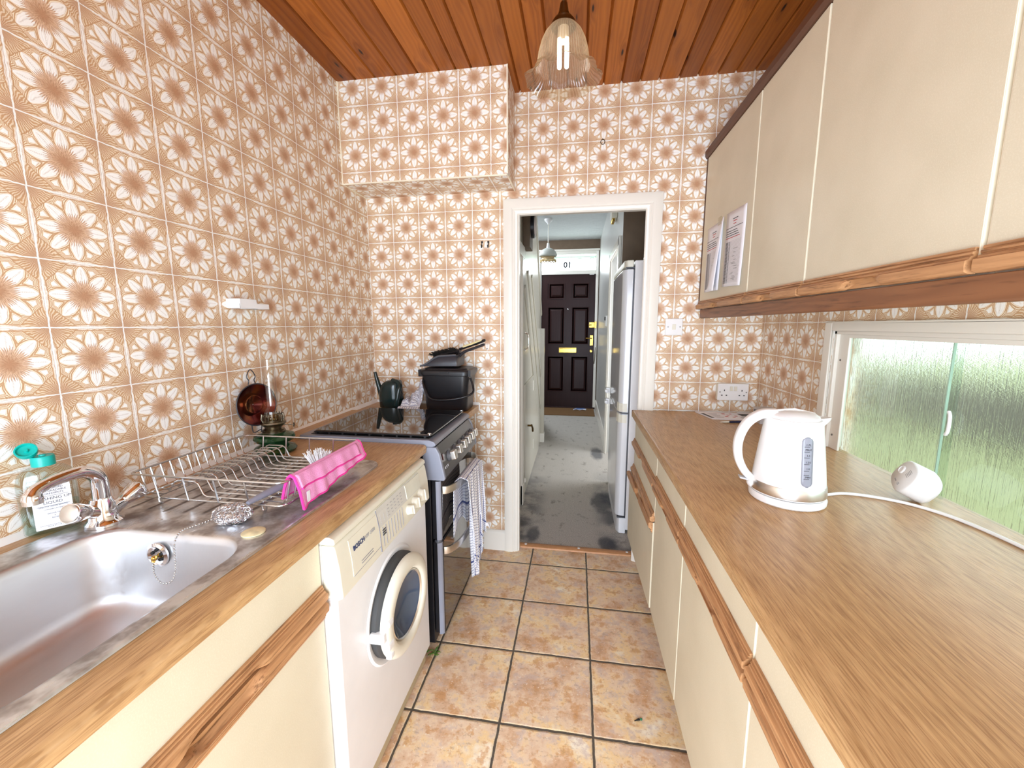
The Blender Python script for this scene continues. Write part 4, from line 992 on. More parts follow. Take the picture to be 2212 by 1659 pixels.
for x in (0.165, 0.177, 0.228, 0.31, 0.43):
    m = MB(); m.tube([(x, ry0 + 0.003, zb - 0.004 + (0.012 if x == 0.165 else 0.026 if x == 0.177 else 0.034 if x == 0.228 else 0)), (x, ry1 - 0.003, zb - 0.004 + (0.012 if x == 0.165 else 0.026 if x == 0.177 else 0.034 if x == 0.228 else 0))], 0.0021, 6); build('long_wire', m, 'wire', t)
for (x, y) in ((0.145, ry0 + 0.01), (0.145, ry1 - 0.01), (0.44, ry0 + 0.01), (0.44, ry1 - 0.01)):
    m = MB(); m.tube(smooth_path([(x - 0.006, y, zb - 0.004), (x - 0.005, y, ZS + 0.006), (x, y, ZS + 0.0025), (x + 0.005, y, ZS + 0.006), (x + 0.006, y, zb - 0.004)], 4), 0.0022, 6); build('foot', m, 'wire', t)
# ------------------------------------------------------------------ pink cloth over the rack
def cloth_sheet(U, W, f, uvs=(1, 1)):
    m = MB(); vs = [f(i / U, j / W) for i in range(U + 1) for j in range(W + 1)]; fs = []; uv = []
    for i in range(U):
        for j in range(W):
            fs.append((i * (W + 1) + j, (i + 1) * (W + 1) + j, (i + 1) * (W + 1) + j + 1, i * (W + 1) + j + 1))
            uv.append([(a / U * uvs[0], b / W * uvs[1]) for a, b in ((i, j), (i + 1, j), (i + 1, j + 1), (i, j + 1))])
    return m.add(vs, fs, uv), vs
t = thing('dish_cloth', (0.51, -1.25, zr), 'pink microfibre cloth with hot pink edging hung over the rack', 'cloth')
def f_pk(u, v):
    y = -1.403 + u * 0.306 - 0.012 * v * math.sin(u * 3)
    L = [(0.479, zr - 0.052), (0.488, zr - 0.02), (0.4985, zr + 0.003), (0.507, zr + 0.0095), (0.516, zr + 0.003), (0.526, zr - 0.028), (0.533, zr - 0.075 + 0.038 * u)]
    k = v * (len(L) - 1); i = min(int(k), len(L) - 2); fr_ = k - i
    x = L[i][0] * (1 - fr_) + L[i + 1][0] * fr_; z = L[i][1] * (1 - fr_) + L[i + 1][1] * fr_
    amp = abs(v - 0.5) * 2
    x += amp * (0.0025 * math.sin(u * 19 + v * 2) + 0.002 * math.sin(u * 41 + 1)); z += amp * 0.002 * math.sin(u * 13)
    return V(x, y, z)
m, vs_ = cloth_sheet(60, 28, f_pk); build('cloth', m, 'pink', t, solid=0.0035, angle=180)
m = MB()
W_ = 28; U_ = 60
edge_ids = [i * (W_ + 1) + W_ for i in range(U_ + 1)]
m.tube([vs_[i] for i in edge_ids], 0.0032, 6); m.tube([vs_[j] for j in range(W_ + 1)], 0.0034, 6); m.tube([vs_[U_ * (W_ + 1) + j] for j in range(W_ + 1)], 0.0034, 6); m.tube([vs_[i * (W_ + 1)] for i in range(U_ + 1)], 0.003, 6)
build('stitched_edge', m, 'hotpink', t)
m2, vs2 = cloth_sheet(40, 8, lambda u, v: f_pk(0.04 + u * 0.80, 0.58 + v * 0.42) + V(0.0045, 0, -0.012 * v * (1 - u) - 0.004) if False else f_pk(0.02 + u * 0.9, 0.55 + v * 0.27) + V(0.005, 0, 0.0))
build('folded_flap', m2, 'pink', t, solid=0.003, angle=180)
m = MB(); m.tube([vs2[i * 9 + 8] for i in range(41)], 0.003, 6); build('flap_edge', m, 'hotpink', t)
m = MB(); p = f_pk(0.10, 0.93) + V(0.0035, 0, 0); m.box(p.x, p.x + 0.001, p.y - 0.006, p.y + 0.006, p.z - 0.016, p.z + 0.012); tag(build('care_label', m, 'sheet', t, smooth=False), 'small white care label')
# ------------------------------------------------------------------ dish brush lying in the rack
t = thing('dish_brush', (0.44, -1.32, zb), 'dish brush with grey handle and white bristles lying in the rack', 'brush')
hp = smooth_path([(0.424, -1.446, 0.922), (0.427, -1.41, 0.924), (0.433, -1.36, 0.926), (0.440, -1.31, 0.927), (0.444, -1.26, 0.927), (0.445, -1.225, 0.930)], 6)
m = MB(); m.tube(hp, [0.004 + 0.0055 * math.sin(PI * min(1, (i + 2) / len(hp))) for i in range(len(hp))], 10); m.lathe([(0.010, -0.012), (0.022, -0.010), (0.024, 0.0), (0.02, 0.006), (0.006, 0.008)], 24, (0.446, -1.205, 0.933)); build('handle', m, 'mgrey', t)
m = MB(); rnd = random.Random(4)
for k in range(150):
    a = rnd.uniform(0, 2 * PI); r = 0.023 * math.sqrt(rnd.random()); d = V(math.cos(a) * r * 0.9, math.sin(a) * r * 0.9, 0)
    tip = V(0.451, -1.205, 0.972) + d * 1.75 + V(rnd.uniform(-.003, .003), rnd.uniform(-.003, .003), rnd.uniform(-.004, .004)) + V(-0.010, 0.0, 0)
    m.tube([V(0.446, -1.205, 0.936) + d, tip], 0.0008, 4)
build('bristles', m, 'bristle', t, smooth=False)
# ------------------------------------------------------------------ steel scourer on the drainer
t_ = V(0.402, -1.468, ZS + 0.020); m = MB(); rnd = random.Random(11)
m.sphere(t_ + V(0, 0, -0.004), (0.036, 0.028, 0.013), 16, 10)
for k in range(420):
    a = rnd.uniform(0, 2 * PI); b = math.acos(rnd.uniform(-0.75, 1)); n_ = V(math.sin(b) * math.cos(a) * 0.042, math.sin(b) * math.sin(a) * 0.033, math.cos(b) * 0.018)
    q = rnd.uniform(0, 2 * PI); e1 = V(math.cos(q), math.sin(q), rnd.uniform(-.6, .6)).normalized(); e2 = n_.normalized().cross(e1).normalized(); rr_ = rnd.uniform(0.003, 0.006)
    m.tube([t_ + n_ + e1 * rr_ * math.cos(s_) + e2 * rr_ * math.sin(s_) + V(0, 0, 0.0008 * s_ * 0.3) for s_ in (k2 * 1.05 for k2 in range(6))], 0.0006, 3)
mn_ = min(p.z for p in m.v)
for p in m.v: p.z += ZS + 0.0004 - mn_
tag(build('steel_scourer', m, 'scour', loc=(0.402, -1.468, ZS)), 'shiny curly steel scourer lying on the sink drainer beside the plug chain', 'scourer')
# ------------------------------------------------------------------ oil lamp
lc = V(0.105, -0.965, ZW + 0.0006)
t = thing('oil_lamp', lc, 'green glass oil lamp with tall chimney and copper reflector against the wall', 'oil lamp')
m = MB(); m.lathe([(0.054, 0.0), (0.068, 0.004), (0.071, 0.010), (0.064, 0.020), (0.046, 0.028), (0.040, 0.034), (0.062, 0.042), (0.068, 0.052), (0.064, 0.062), (0.045, 0.069), (0.034, 0.073)], 36, lc); build('fuel_base', m, 'greenglass', t)
m = MB(); m.lathe([(0.037, 0.070), (0.038, 0.077), (0.033, 0.079), (0.035, 0.083), (0.030, 0.086), (0.026, 0.090), (0.030, 0.094), (0.038, 0.100), (0.042, 0.106), (0.040, 0.111), (0.033, 0.114), (0.034, 0.118)], 32, lc); build('burner', m, 'pewter', t)
m = MB()
for k in range(20):
    a = 2 * PI * k / 20; m.tube([lc + V(0.033 * math.cos(a), 0.033 * math.sin(a), 0.114), lc + V(0.037 * math.cos(a), 0.037 * math.sin(a), 0.122), lc + V(0.034 * math.cos(a), 0.034 * math.sin(a), 0.140)], 0.0018, 5)
m.lathe([(0.034, 0.130), (0.0365, 0.132), (0.034, 0.135)], 32, lc, caps=False); build('gallery', m, 'pewter', t)
m = MB(); m.lathe([(0.018, 0.112), (0.020, 0.128), (0.012, 0.142), (0.004, 0.144)], 20, lc); build('wick_dome', m, 'oldbrass', t)
m = MB(); m.lathe([(0.031, 0.120), (0.033, 0.135), (0.0335, 0.148), (0.030, 0.158), (0.0225, 0.166), (0.0205, 0.170), (0.0205, 0.25), (0.0195, 0.335)], 32, lc, caps=False); m.lathe([(0.0185, 0.335), (0.0195, 0.25), (0.0195, 0.170)], 32, lc, caps=False); build('chimney', m, 'chimney', t)
m = MB(); m.tube([lc + V(0.03, 0.01, 0.098), lc + V(0.062, 0.022, 0.096)], 0.0016); m.lathe([(0.008, -0.001), (0.008, 0.001)], 14, lc + V(0.064, 0.0225, 0.096), (0.94, 0.33, 0)); build('wick_key', m, 'pewter', t)
rc = V(0.038, -0.968, 1.055); ax = V(0.95, -0.20, 0.05).normalized()
m = MB(); m.lathe([(0.074, 0.014), (0.068, 0.010), (0.042, -0.006), (0.037, -0.008), (0.034, 0.0), (0.031, 0.001), (0.016, -0.006), (0.002, -0.008)], 40, rc, ax, caps=False); build('reflector', m, 'mirror', t)
a = V(0, 0, 1); a = (a - ax * ax.z).normalized(); b = ax.cross(a)
m = MB(); m.tube([rc + ax * 0.014 + (a * math.sin(q) + b * math.cos(q)) * 0.075 for q in (2 * PI * k / 48 for k in range(48))], 0.0022, 6, closed=True)
m.tube(smooth_path([rc + a * 0.074 + b * -0.014, rc + a * 0.088 + b * -0.010, rc + a * 0.100 + b * -0.016, rc + a * 0.118 + b * -0.009, rc + a * 0.126, rc + a * 0.118 + b * 0.009, rc + a * 0.100 + b * 0.016, rc + a * 0.088 + b * 0.010, rc + a * 0.074 + b * 0.014], 4), 0.0018, 6)
for s_ in (-1, 1): m.tube(smooth_path([rc + a * -0.072 + b * (0.020 * s_), rc + a * -0.10 + b * (0.016 * s_), V(lc.x - 0.036, lc.y - 0.02 * s_, ZW + 0.085), V(lc.x - 0.040, lc.y - 0.012 * s_, ZW + 0.074)], 5), 0.0018, 6)
build('wire_frame', m, 'char', t)
# ------------------------------------------------------------------ small shelf on the left wall
t = thing('wall_holder', (0.0, -0.93, 1.40), 'small white plastic holder fixed on the left tiled wall', 'wall holder')
m = MB(); m.prism([(0.0005, -1.008, 1.396), (0.0005, -1.008, 1.428), (0.0005, -0.900, 1.428), (0.0005, -0.865, 1.412), (0.0005, -0.85, 1.396)], (0.012, 0, 0)); build('back_plate', m, 'white', t, bevel=0.002)
m = MB(); m.box(0.0005, 0.052, -1.004, -0.872, 1.395, 1.404); m.box(0.046, 0.052, -1.004, -0.93, 1.395, 1.428); m.box(0.046, 0.052, -0.93, -0.872, 1.395, 1.414); m.box(0.012, 0.05, -1.006, -1.000, 1.396, 1.428); m.box(0.012, 0.05, -0.932, -0.926, 1.396, 1.42); build('tray', m, 'white', t, bevel=0.0015)

# ------------------------------------------------------------------ washing machine
t = thing('washing_machine', (0.33, -1.15, 0), 'old white front loading washing machine under the left worktop', 'washing machine')
WA, WB = -1.437, -0.860; WF = 0.630
m = MB(); m.box(0.04, WF, WA, WB, 0.075, 0.690); m.box(0.04, WF - 0.03, WA, WB, 0.690, 0.826); build('body', m, 'enamel', t, bevel=0.006)
m = MB(); m.box(0.05, WF - 0.02, WA + 0.005, WB - 0.005, 0.006, 0.075); build('kick_plate', m, plain('dull_beige_plinth', srgb(196, 180, 146), 0.6), t)
m = MB(); m.loft([[V(x, y, z) for x, z in ((0.05, 0.8265), (0.628, 0.8265), (0.634, 0.829), (0.632, 0.842), (0.620, 0.847), (0.05, 0.847))] for y in (WA - 0.001, WB + 0.001)]); build('lid', m, 'wmcream', t, bevel=0.003)
fas = [(0.596, 0.692), (WF + 0.002, 0.686), (WF + 0.016, 0.692), (WF + 0.0165, 0.70), (WF + 0.012, 0.765), (WF + 0.004, 0.815), (WF, 0.825), (0.596, 0.825)]
m = MB(); m.loft([[V(x, y, z) for x, z in fas] for y in (WA - 0.0005, WB + 0.0005)]); build('control_panel', m, 'wmcream', t, bevel=0.004)
def fx_(z): # panel surface x at height z
    P = [(0.70, WF + 0.0165), (0.765, WF + 0.012), (0.815, WF + 0.004), (0.825, WF)]
    for (z0, x0), (z1, x1) in zip(P, P[1:]):
        if z <= z1: return x0 + (x1 - x0) * (z - z0) / (z1 - z0)
    return WF
def strip(mb, y0, y1, z0, z1, d):
    n_ = 4; mb.loft([[V(fx_(z0 + (z1 - z0) * k / n_) + d, y0, z0 + (z1 - z0) * k / n_) for k in range(n_ + 1)] + [V(fx_(z0 + (z1 - z0) * k / n_) - 0.003, y0, z0 + (z1 - z0) * k / n_) for k in range(n_, -1, -1)],
                     [V(fx_(z0 + (z1 - z0) * k / n_) + d, y1, z0 + (z1 - z0) * k / n_) for k in range(n_ + 1)] + [V(fx_(z0 + (z1 - z0) * k / n_) - 0.003, y1, z0 + (z1 - z0) * k / n_) for k in range(n_, -1, -1)]])
m = MB(); strip(m, -1.385, -1.243, 0.718, 0.812, 0.0012); build('detergent_drawer', m, 'wmcream', t, smooth=False)
m = MB(); strip(m, -1.238, -0.935, 0.768, 0.822, 0.0012); build('programme_strip', m, plain('pale_grey_panel', srgb(216, 214, 206), 0.35), t, smooth=False)
m = MB(); strip(m, -1.050, -0.935, 0.772, 0.818, 0.0030); build('programme_window', m, plain('ivory_panel', srgb(226, 224, 208), 0.3), t, smooth=False)
m = MB()
for k in range(8): strip(m, -1.222 + k * 0.0185, -1.2215 + k * 0.0185 + 0.0008, 0.705, 0.764, 0.0012)
strip(m, -1.385, -1.243, 0.7170, 0.7180, 0.0016); strip(m, -1.2425, -1.2405, 0.70, 0.82, 0.0022)
for z in (0.735, 0.728): strip(m, -1.345, -1.285, z, z + 0.0012, 0.0022)
build('panel_lines', m, 'mgrey', t, smooth=False)
m = MB()
for k in range(5):
    for j in range(4): strip(m, -1.18 + k * 0.022, -1.170 + k * 0.022, 0.778 + j * 0.010, 0.7795 + j * 0.010, 0.0018)
for k in range(3): strip(m, -1.225 + k * 0.02, -1.2245 + k * 0.02, 0.775, 0.80, 0.0018)
build('panel_print', m, 'printlight', t, smooth=False)
m = MB()
for z in (0.739, 0.746, 0.753): strip(m, -1.224, -1.206, z, z + 0.0028, 0.0020)
build('button_marks', m, 'print', t, smooth=False)
nrm = V(1, 0, 0.13).normalized(); upv = V(-0.13, 0, 1).normalized()
text('maker_name', 'BOSCH', 0.0165, 'printblue', t, (fx_(0.778) + 0.0022, -1.346, 0.778), (0, 1, 0), (-0.16, 0, 1), 0.0003, bold=0.0004)
text('model_name', 'WFF 2000', 0.0135, 'printlight', t, (fx_(0.7785) + 0.0022, -1.292, 0.7785), (0, 1, 0), (-0.16, 0, 1), 0.0002)
for (y, z, r) in ((-1.047, 0.735, 0.0155), (-0.998, 0.738, 0.019), (-0.942, 0.741, 0.0215)):
    m = MB(); m.lathe([(r * 1.12, 0), (r * 1.08, 0.004), (r, 0.006), (r * 0.94, 0.017), (r * 0.8, 0.019)], 28, (fx_(z), y, z), nrm)
    q = V(fx_(z), y, z) + nrm * 0.018; m.prism([q + V(0, -0.003, 0) - upv * r * 0.9, q + V(0, 0.003, 0) - upv * r * 0.9, q + V(0, 0.003, 0) + upv * r * 0.9, q + V(0, -0.003, 0) + upv * r * 0.9], nrm * 0.005)
    build('knob', m, 'offwhite', t)
dc = V(WF, -1.150, 0.478)
m = MB(); m.lathe([(0.172, 0.0005), (0.166, 0.005), (0.158, 0.0035), (0.152, 0.001)], 56, dc, (1, 0, 0), caps=False); build('door_recess', m, 'enamel', t)
m = MB(); m.lathe([(0.150, 0.0), (0.150, 0.016), (0.138, 0.030), (0.10, 0.030)], 56, dc, (1, 0, 0), caps=False); build('door_gasket', m, 'rubber', t)
od = V(1, -0.04, 0).normalized(); dr_ = dc + V(0.0, 0, 0)
m = MB(); m.lathe([(0.147, 0.034), (0.149, 0.040), (0.146, 0.048), (0.134, 0.055), (0.112, 0.057), (0.106, 0.053), (0.101, 0.045), (0.098, 0.034)], 64, dr_, od, caps=False); m.lathe([(0.098, 0.034), (0.147, 0.034)], 64, dr_, od, caps=False); build('door_ring', m, 'offwhite', t)
m = MB(); m.lathe([(0.100, 0.046), (0.092, 0.040), (0.07, 0.018), (0.045, 0.008), (0.002, 0.006)], 48, dr_, od, caps=False); build('porthole_glass', m, 'darkglass', t)
m = MB(); m.lathe([(0.1005, 0.0465), (0.097, 0.0495), (0.094, 0.045)], 48, dr_, od, caps=False); build('glass_seal', m, 'silver', t)
m = MB(); m.box(WF + 0.002, WF + 0.045, -1.309, -1.286, 0.462, 0.492); m.box(WF + 0.034, WF + 0.054, -1.296, -1.262, 0.430, 0.452); m.box(WF + 0.034, WF + 0.054, -1.290, -1.262, 0.500, 0.518); m.box(WF + 0.034, WF + 0.052, -1.284, -1.262, 0.395, 0.412); build('door_hinge', m, 'white', t, bevel=0.004)
# ------------------------------------------------------------------ cooker
t = thing('cooker', (0.36, -0.55, 0), 'black and grey freestanding gas cooker with glass lid in the far left corner', 'cooker')
CA, CB = -0.799, -0.294
m = MB(); m.box(0.082, 0.628, CA, CB, 0.03, 0.872); m.box(0.10, 0.58, CA + 0.02, CB - 0.02, 0.004, 0.03); build('body', m, 'black', t, bevel=0.003)
m = MB(); m.loft([[V(x, y, z) for x, z in ((0.08, 0.872), (0.640, 0.872), (0.652, 0.876), (0.655, 0.882), (0.648, 0.892), (0.630, 0.8985), (0.08, 0.8985))] for y in (CA - 0.002, CB + 0.002)]); build('hob_top', m, 'greyplastic', t, bevel=0.003)
m = MB(); m.box(0.118, 0.622, CA + 0.018, CB - 0.018, 0.8985, 0.9005); build('hob_well', m, 'blackmat', t)
for (x, y) in ((0.25, -0.67), (0.25, -0.43), (0.50, -0.67), (0.50, -0.43)):
    m = MB(); m.lathe([(0.048, 0.9005), (0.046, 0.905), (0.034, 0.906), (0.032, 0.910), (0.004, 0.911)], 24, (x, y, 0)); build('burner', m, 'blackmat', t)
m = MB()
for k in range(9):
    x = 0.140 + k * 0.058; m.box(x - 0.004, x + 0.004, CA + 0.020, CA + 0.034, 0.9005, 0.9105); m.box(x - 0.003, x + 0.003, CA + 0.020, CB - 0.05, 0.9075, 0.9105)
for y in (CA + 0.022, CA + 0.032, -0.55, CB - 0.06): m.box(0.13, 0.618, y - 0.003, y + 0.003, 0.9075, 0.9105)
for k in range(6):
    y = CA + 0.05 + k * 0.075; m.box(0.606, 0.618, y - 0.004, y + 0.004, 0.9005, 0.9105)
m.box(0.608, 0.616, CA + 0.022, CB - 0.05, 0.9065, 0.9105)
build('pan_support', m, 'blackmat', t, smooth=False)
m = MB(); m.loft([rrect(0.386, -0.556, 0.248, 0.228, 0.012, z, 4) for z in (0.9115, 0.9175)]); build('glass_lid', m, 'blackglass', t, bevel=0.0015)
for y in (CA + 0.025, -0.33):
    m = MB(); m.lathe([(0.008, 0.9115), (0.008, 0.919), (0.005, 0.9205)], 12, (0.622, y, 0)); build('lid_stud', m, 'chrome', t)
pz0, pz1, px0, px1 = 0.742, 0.872, 0.684, 0.652       # bottom/top of the sloping panel
pnl = [(0.60, 0.738), (0.680, 0.738), (0.686, 0.744), (0.684, 0.760), (0.666, 0.845), (0.652, 0.8715), (0.60, 0.8715)]
m = MB(); m.loft([[V(x, y, z) for x, z in pnl] for y in (CA + 0.016, CB - 0.016)]); build('control_panel', m, 'cookergrey', t, angle=20)
for (a, b) in ((CA - 0.003, CA + 0.016), (CB - 0.016, CB + 0.003)):
    m = MB(); m.loft([[V(x + (0.003 if x > 0.61 else 0), y, z) for x, z in pnl] for y in (a, b)]); build('panel_end_cap', m, 'greyplastic', t, bevel=0.004)
pn = V(0.98, 0, 0.20).normalized(); pu = V(-0.20, 0, 0.98).normalized()
for y in (-0.700, -0.620, -0.545, -0.478, -0.412, -0.350):
    q = V(0.6735, y, 0.809)
    m = MB(); m.lathe([(0.024, -0.004), (0.024, 0.003), (0.021, 0.006), (0.018, 0.014)], 28, q, pn); k_ = build('knob_collar', m, 'dgrey', t)
    m = MB(); a_ = q + pn * 0.010; m.prism([a_ - V(0, 0.015, 0) - pu * 0.019, a_ + V(0, 0.015, 0) - pu * 0.019, a_ + V(0, 0.017, 0) + pu * 0.019, a_ - V(0, 0.017, 0) + pu * 0.019], pn * 0.024); build('knob', m, 'silver', t, bevel=0.005, seg=3)
m = MB(); q = V(0.671, -0.768, 0.825); m.prism([q - V(0, .006, 0) - pu * 0.012, q + V(0, .006, 0) - pu * 0.012, q + V(0, .006, 0) + pu * 0.012, q - V(0, .006, 0) + pu * 0.012], pn * 0.003); build('warning_light', m, 'redlens', t)
m = MB()
for k in range(3):
    q = V(0.6795, -0.765 + k * 0.016, 0.783); m.prism([q - V(0, .004, 0) - pu * 0.001, q + V(0, .004, 0) - pu * 0.001, q + V(0, .004, 0) + pu * 0.001, q - V(0, .004, 0) + pu * 0.001], pn * 0.001); m.prism([q - V(0, .001, 0) - pu * 0.008, q + V(0, .001, 0) - pu * 0.008, q + V(0, .001, 0) + pu * 0.001, q - V(0, .001, 0) + pu * 0.001], pn * 0.001)
build('panel_print', m, 'sheet', t, smooth=False)
def cdoor(name, z0, z1, gm):
    m = MB(); m.box(0.630, 0.664, CA + 0.004, CB - 0.004, z0, z1); d = build(name, m, 'black', t, bevel=0.003)
    m = MB(); m.box(0.664, 0.667, CA + 0.022, CB - 0.022, z0 + 0.004, z1 - 0.004); build('glass_panel', m, gm, d, smooth=False)
    for y in (CA + 0.010, CB - 0.010):
        m = MB(); m.prism([V(0.650 + 0.018 * math.cos(a), y + 0.0125 * math.sin(a), z0) for a in (PI * k / 8 - PI / 2 for k in range(9))], (0, 0, z1 - z0)); build('door_stile', m, 'greyplastic', d)
    zh = z1 - 0.045
    L = smooth_path([(0.668, CA + 0.026, zh), (0.690, CA + 0.040, zh), (0.712, CA + 0.095, zh), (0.722, CA + 0.18, zh), (0.724, (CA + CB) / 2, zh), (0.722, CB - 0.18, zh), (0.712, CB - 0.095, zh), (0.690, CB - 0.040, zh), (0.668, CB - 0.026, zh)], 6)
    m = MB(); secs = []
    for i, p in enumerate(L):
        tn = (L[min(i + 1, len(L) - 1)] - L[max(i - 1, 0)]).normalized(); n_ = V(tn.y, -tn.x, 0)
        secs.append([p + n_ * a + V(0, 0, b) for a, b in ((0.0035, -0.015), (0.005, 0), (0.0035, 0.015), (-0.0035, 0.015), (-0.005, 0), (-0.0035, -0.015))])
    m.loft(secs); build('door_handle', m, 'silver', d, angle=50)
cdoor('oven_door', 0.490, 0.734, 'ovenglass'); cdoor('grill_drawer_door', 0.076, 0.478, 'ovenglass')
m = MB(); m.lathe([(0.012, -0.006), (0.015, 0), (0.012, 0.006)], 16, (0.652, CA + 0.008, 0.484)); build('door_hinge', m, 'dgrey', t)
# ------------------------------------------------------------------ tea towel on the oven handle
t = thing('tea_towel', (0.724, -0.57, 0.70), 'white and blue checked tea towel hanging over the oven door handle', 'tea towel')
zt = 0.689 + 0.0205
def f_tw(u, v):
    # u across (near to far), v along the length: back drop, over the bar, front drop
    y = -0.700 + 0.255 * u
    bz = 0.458 + 0.04 * math.sin(u * 5)
    fz = 0.235 + 0.14 * sstep((u - 0.42) / 0.5) + 0.05 * sstep((0.22 - u) / 0.2) + 0.012 * math.sin(u * 17)
    b = 0.30
    if v < b:
        s_ = v / b; z = bz + (zt - bz) * s_; x = 0.691 + 0.002 * math.sin(u * 22) * (1 - s_) + 0.012 * s_ ** 14
        y = y + (1 - s_) * (-0.015 + 0.02 * math.sin(u * 4)) * 1.0
    elif v < b + 0.05:
        a = (v - b) / 0.05 * PI; x = 0.7235 - 0.0195 * math.cos(a) * 0.62 ; z = zt + 0.006 * math.sin(a)
    else:
        s_ = (v - b - 0.05) / (1 - b - 0.05); z = zt + (fz - zt) * s_
        fold = (0.012 * math.sin(u * 20 + 0.6) + 0.007 * math.sin(u * 43 + 2)) * min(1, 0.25 + s_ * 1.3)
        x = 0.749 + fold * 0.9 + 0.012 * s_
        cpt = (0.0 - (u - 0.45)) * 0.07 * s_; y = y + cpt + 0.02 * s_ * math.sin(u * 20 + 2)
    x += 0.022 * 0 ; return V(x, y, z)
m, _ = cloth_sheet(64, 70, f_tw, (0.30, 0.92)); build('cloth', m, 'towel', t, solid=0.002, angle=180)
p = f_tw(1.0, 0.93); m = MB(); m.loft([[p + V(0.0, 0.0, 0.012), p + V(0.0, 0.0, -0.006)], [p + V(0.008, 0.010, 0.008), p + V(0.008, 0.010, -0.010)], [p + V(0.012, 0.020, -0.004), p + V(0.012, 0.018, -0.022)], [p + V(0.014, 0.024, -0.018), p + V(0.014, 0.021, -0.036)]], False, False); build('care_label', m, 'sheet', t, solid=0.0006)
# ------------------------------------------------------------------ things behind the cooker
# watering can
gc = V(0.165, -0.140, ZW + 0.0008)
t = thing('watering_can', gc, 'small dark green plastic watering can with long spout behind the cooker', 'watering can')
m = MB(); secs = []
for (hw, hd, z, ox) in ((0.058, 0.046, 0.0, 0), (0.064, 0.052, 0.006, 0), (0.066, 0.054, 0.05, 0), (0.063, 0.052, 0.09, 0.000), (0.058, 0.050, 0.118, 0.003), (0.050, 0.046, 0.138, 0.010), (0.038, 0.038, 0.150, 0.018), (0.016, 0.018, 0.1545, 0.024)):
    secs.append([gc + V(ox + hw * math.copysign(abs(math.cos(q)) ** 0.8, math.cos(q)), hd * math.copysign(abs(math.sin(q)) ** 0.8, math.sin(q)), z) for q in (2 * PI * k / 36 for k in range(36))])
m.loft(secs); build('can_body', m, 'canplastic', t, angle=80)
m = MB(); m.tube(smooth_path([gc + V(-0.054, 0.0, 0.055), gc + V(-0.066, 0.0, 0.095), gc + V(-0.080, 0, 0.145), gc + V(-0.092, 0, 0.196)], 4), [0.019 - 0.0009 * i for i in range(13)], 14); build('spout', m, 'canplastic', t)
m = MB(); m.tube(smooth_path([gc + V(0.020, -0.020, 0.148), gc + V(0.050, -0.028, 0.146), gc + V(0.068, -0.036, 0.128), gc + V(0.064, -0.046, 0.10), gc + V(0.058, -0.052, 0.06), gc + V(0.052, -0.054, 0.02)], 5), [0.018, 0.017, 0.016] + [0.013] * 23, 12); build('handle', m, 'canplastic', t)
# crumpled checked cloth
t = thing('check_cloth', (0.31, -0.14, ZW), 'crumpled blue and white checked cloth between the watering can and the food caddy', 'cloth')
def f_ck(u, v):
    x = 0.236 + 0.112 * u; y = -0.215 + 0.19 * v
    ridge = 0.030 + 0.105 * sstep((u - 0.18) / 0.85) * sstep((v - 0.15) / 0.55) + 0.022 * sstep((v) / 0.3) * math.sin(u * 7 + v * 3) ** 2
    z = ZW + 0.004 + ridge * (sstep(v / 0.22)) + 0.007 * math.sin(u * 26 + v * 9) * sstep(v / 0.3) + 0.006 * math.sin(v * 31 + u * 5) * sstep(u / 0.2)
    z = max(z, ZW + 0.0035); return V(x + 0.01 * math.sin(v * 6), y, z)
m, _ = cloth_sheet(50, 50, f_ck, (0.26, 0.30)); build('cloth', m, 'check', t, solid=0.0025, angle=180)
m = MB(); secs = [[V(0.240 + 0.118 * i / 10, -0.222 + r * math.cos(q) + 0.004 * math.sin(i), ZW + 0.012 + r * 0.8 * math.sin(q)) for q in (2 * PI * k / 12 for k in range(12))] for i in range(11) for r in [0.0125 + 0.002 * math.sin(i * 1.7)]]
m.loft(secs, True, True)
for k in range(len(m.f)):
    if len(m.f[k]) == 4: m.uv[k] = [((m.v[i].x * 1.0), math.atan2(m.v[i].z - ZW - 0.012, m.v[i].y + 0.222) * 0.016) for i in m.f[k]]
    else: m.uv[k] = [(0, 0)] * len(m.f[k])
build('rolled_edge', m, 'check', t)
# food caddy
kc = V(0.502, -0.132, ZW + 0.0008)
t = thing('food_caddy', kc, 'black plastic food waste caddy with lid and carrying handle behind the cooker', 'caddy')
m = MB(); m.loft([rrect(kc.x, kc.y, hx, hy, r, kc.z + z, 6) for hx, hy, r, z in ((0.108, 0.078, 0.03, 0.0), (0.113, 0.083, 0.032, 0.006), (0.128, 0.094, 0.036, 0.19), (0.136, 0.100, 0.038, 0.194), (0.136, 0.100, 0.038, 0.204))]); build('bucket', m, 'black', t, angle=50)
m = MB(); m.loft([rrect(kc.x, kc.y, hx, hy, r, kc.z + z, 6) for hx, hy, r, z in ((0.139, 0.103, 0.04, 0.200), (0.140, 0.104, 0.04, 0.216), (0.136, 0.100, 0.038, 0.221), (0.120, 0.086, 0.03, 0.221), (0.116, 0.082, 0.03, 0.229), (0.05, 0.03, 0.02, 0.231))])
m.box(kc.x - 0.142, kc.x - 0.118, kc.y - 0.09, kc.y + 0.02, kc.z + 0.186, kc.z + 0.222); m.box(kc.x + 0.128, kc.x + 0.142, kc.y - 0.09, kc.y + 0.02, kc.z + 0.190, kc.z + 0.222); m.box(kc.x - 0.02, kc.x + 0.03, kc.y - 0.108, kc.y - 0.098, kc.z + 0.196, kc.z + 0.214)
build('lid', m, 'black', t, angle=50)
